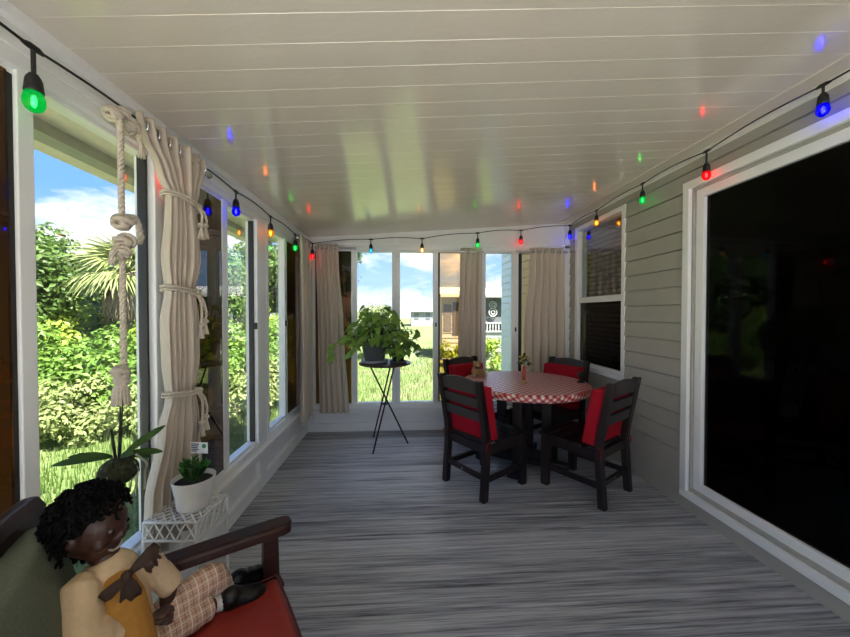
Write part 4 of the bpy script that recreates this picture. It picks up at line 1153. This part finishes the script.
hand(HN, V((.05,.05,.0)), (0,-.3,1), 1); hand(HF, V((.03,-.05,-.02)), (0,.3,1), 1)
mb.build('body', SKIN, dl, mods=(('remesh',.0032,2),))
# face details
EYEW = mat('doll_eye_white',(.12,.10,.09),.25)
for s in (-1,1):
    mb = MB(); mb.ball(hp(s*.024,.060,.010),(.008,.006,.0055),HM,12,8); mb.build('eye', EYEW, dl)
for s in (-1,1):
    mb = MB(); mb.ball(hp(s*.024,.0652,.010),(.005,.003,.005),HM,10,8); mb.build('pupil', SHOE, dl)
mb = MB(); mb.tube(spline([hp(-.020,.063,-.041),hp(-.010,.069,-.047),hp(.010,.069,-.047),hp(.020,.063,-.041)],5), [.0018]+[.0028]*14+[.0018], 8, round_ends=True); lab(mb.build('mouth', CREAMT, dl),'pale smiling mouth')
# hair
mb = MB(); rnd = random.Random(6)
mb.ball(hp(0,-.020,.020),(.070,.068,.074),HM,20,14)
for q in range(520):
    a = rnd.uniform(0,2*PI); z = rnd.uniform(-.55,1); rr = math.sqrt(max(0,1-z*z)); d = V((rr*math.cos(a),rr*math.sin(a),z))
    if d.y > .55 and d.z < .42: continue
    if d.y > .2 and d.z < 0: continue
    st = hp(d.x*.066, d.y*.064-.018, d.z*.070+.020); o_ = (HM @ d).normalized()
    l = rnd.uniform(.026,.042); u = o_.orthogonal().normalized(); w = o_.cross(u); cr = rnd.uniform(.003,.006); pts_ = []
    dr_ = V((0,0,-1))*rnd.uniform(.2,.9)
    for k in range(13):
        f_ = k/12; ang = f_*2*PI*rnd.uniform(1.3,1.5)+q
        pts_.append(st + o_*l*f_*(1-.35*f_) + dr_*l*f_*f_*.8 + (u*math.cos(ang)+w*math.sin(ang))*cr*min(1,f_*3))
    mb.tube(pts_, .0034, 5)
for q in range(60):    # fuller curls down the back of the head
    a = rnd.uniform(-1,1); b = rnd.uniform(-.09,.0); st = hp(a*.06,-.06-rnd.uniform(0,.02),b)
    P_ = [st + V((rnd.gauss(0,.010),rnd.gauss(0,.010),-.017*k)) for k in range(5)]; mb.tube(spline(P_,4), .0055, 5)
lab(mb.build('hair', HAIRM, dl),'short black curly hair')
# clothes
def piece(name, m, fn, vox=.0045, it=3, label=None):
    q = MB(); fn(q); o = q.build(name, m, dl, mods=(('remesh',vox,it),))
    if label: lab(o, label)
    return o
def shirt(q):
    q.tube([CHE+V((0,0,.058)), CHE+V((0,0,.01)), CHE.lerp(PEL,.55), PEL+V((0,0,.03))], [.055,.070,.072,.070], 16, round_ends=True)
    for S,E_,H_,e in ((SN,EN,HN,.62),(SF,EF,HF,.35)):
        w = E_.lerp(H_,e); kf = 1.0 if S is SN else .72; q.tube(spline([CHE.lerp(S,.8),S,S.lerp(E_,.55),E_,E_.lerp(w,.5),w],4), [kf*x for x in [.034]*4+[.041]*4+[.045]*4+[.046]*4+[.040]*4+[.032]], 12, round_ends=True)
    q.torus(CHE+V((-.022,.004,.074)), .034, .013, (-.15,.02,1), 20, 8)
piece('shirt', SHIRT, shirt)
cf = (V((-.55,-.0,0)) + V((1.3,-.55,0))).normalized()
def vest(q):
    off = V((.80,-.60,0)).normalized()
    q.tube([CHE+off*.036+V((0,0,.048)), CHE+off*.046+V((0,0,.005)), CHE.lerp(PEL,.5)+off*.046, PEL+off*.034+V((0,0,.0))], [.036,.052,.058,.060], 16, round_ends=True)
piece('vest', VEST, vest, label='mustard vest over the shirt')
def trousers(q):
    q.ball(PEL+V((0,0,-.012)),(.084,.084,.058))
    for Hh,K,A,r1 in ((HIN,KN,AN,.036),(HIF,KF,AF,.034)):
        q.tube(spline([Hh,Hh.lerp(K,.5)+V((0,0,.008)),K,K.lerp(A,.5),K.lerp(A,.84)],4), [.050]*5+[.043]*4+[.040]*4+[.035]*3+[r1], 14, round_ends=False)
piece('trousers', PLAID, trousers, .004, 2, 'pink plaid trousers')
ft = V((.115,.075,.0)).normalized()
for A, d, z in ((AN, V((.100,.062,-.010)), 0),(AF, V((.035,.05,-.01)), 0)):
    d = d.normalized(); q = MB(); q.tube([A-d*.01, A+d*.022], [.023,.024], 12, round_ends=True); q.build('sock', SOCK, dl)
    s = A+d*.046; q = MB(); up_ = V((0,0,1)); sd = d.cross(up_).normalized(); Mx = Matrix((sd,d,sd.cross(d))).transposed()
    q.ball(s+V((0,0,.002)),(.032,.040,.036),Mx); q.ball(s+d*.056+V((0,0,-.006)),(.033,.050,.027),Mx); q.ball(s+d*.025+V((0,0,-.003)),(.031,.055,.031),Mx)
    q.box((-.030,-.038,-.036),(.030,.096,-.027), Matrix.Translation(s) @ Mx.to_4x4())
    q.build('shoe', SHOE, dl, mods=(('remesh',.003,2),))
q = MB(); bc = CHE + V((.074,-.050,.084))
for d_, l in ((V((.55,.55,.55)),.075),(V((-.45,-.45,-.45)),.055),(V((.05,-.02,-1)),.07),(V((.25,.1,-.9)),.065)):
    q.leaf(bc, d_, (.7,-.7,.2), l, .030, .15, .35, ((0,.25),(.35,.8),(.8,1),(1,.75)))
q.ball(bc,(.011,.011,.012)); lab(q.build('bow', BOWD, dl, mods=(('solid',.003),)), 'brown printed ribbon bow')

# ------------------------------------------------------------------ light, sky, camera
sun = bpy.data.lights.new('sun','SUN'); sun.energy = 10.5; sun.angle = R(.6); sun.color = (1,.95,.86)
so = bpy.data.objects.new('sun', sun); COL.objects.link(so)
sd = V((.42,-.60,1.25)).normalized()
so.rotation_euler = sd.to_track_quat('Z','Y').to_euler()
w = bpy.data.worlds.new('sky'); scene.world = w; w.use_nodes = True; nt = w.node_tree; bg = nt.nodes['Background']
tc = nt.nodes.new('ShaderNodeTexCoord'); sp = nt.nodes.new('ShaderNodeSeparateXYZ'); L(nt, tc.outputs['Generated'], sp.inputs[0])
zz = math_n(nt, 'MAXIMUM', sp.outputs[2], 0.0)
blue = ramp(nt, zz, ((0,(.30,.42,.60)),(.25,(.12,.27,.60)),(1,(.07,.18,.50))))
mp = nt.nodes.new('ShaderNodeMapping'); mp.inputs['Scale'].default_value = (1.6,1.6,4.2); mp.inputs['Location'].default_value = (.9,.2,.35); L(nt, tc.outputs['Generated'], mp.inputs[0])
cl = noise(nt, mp.outputs[0], 1.6, 7, .6)
left = math_n(nt, 'MAXIMUM', math_n(nt, 'SUBTRACT', math_n(nt, 'MULTIPLY', sp.outputs[0], -1.0), .50), 0.0)
cl = math_n(nt, 'SUBTRACT', cl, math_n(nt, 'MULTIPLY', math_n(nt, 'MULTIPLY', left, math_n(nt, 'SUBTRACT', zz, .17)), 12.0))
mask = ramp(nt, cl, ((.46,(0,0,0)),(.58,(1,1,1))))
cl2 = noise(nt, mp.outputs[0], 4.5, 5, .6)
cloud = ramp(nt, cl2, ((.3,(.27,.31,.37)),(.62,(.78,.79,.80))))
L(nt, mixc(nt, mask, blue, cloud), bg.inputs[0]); bg.inputs[1].default_value = .85

cam = bpy.data.cameras.new('camera'); co = bpy.data.objects.new('camera', cam); COL.objects.link(co)
cam.sensor_width = 36; cam.lens = 36*340/850; cam.clip_start = .02; cam.clip_end = 300
co.location = (0,0,1.4); co.rotation_euler = (R(90-.93), 0, R(-3.53)); scene.camera = co
vs_ = scene.view_settings; vs_.view_transform = 'Standard'; vs_.look = 'None'; vs_.exposure = 1.55; vs_.gamma = 1; vs_.use_curve_mapping = False
cy = scene.cycles; cy.use_denoising = True; cy.max_bounces = 12; cy.diffuse_bounces = 6; cy.glossy_bounces = 5; cy.transparent_max_bounces = 24
cy.caustics_reflective = False; cy.caustics_refractive = False; cy.sample_clamp_indirect = 6
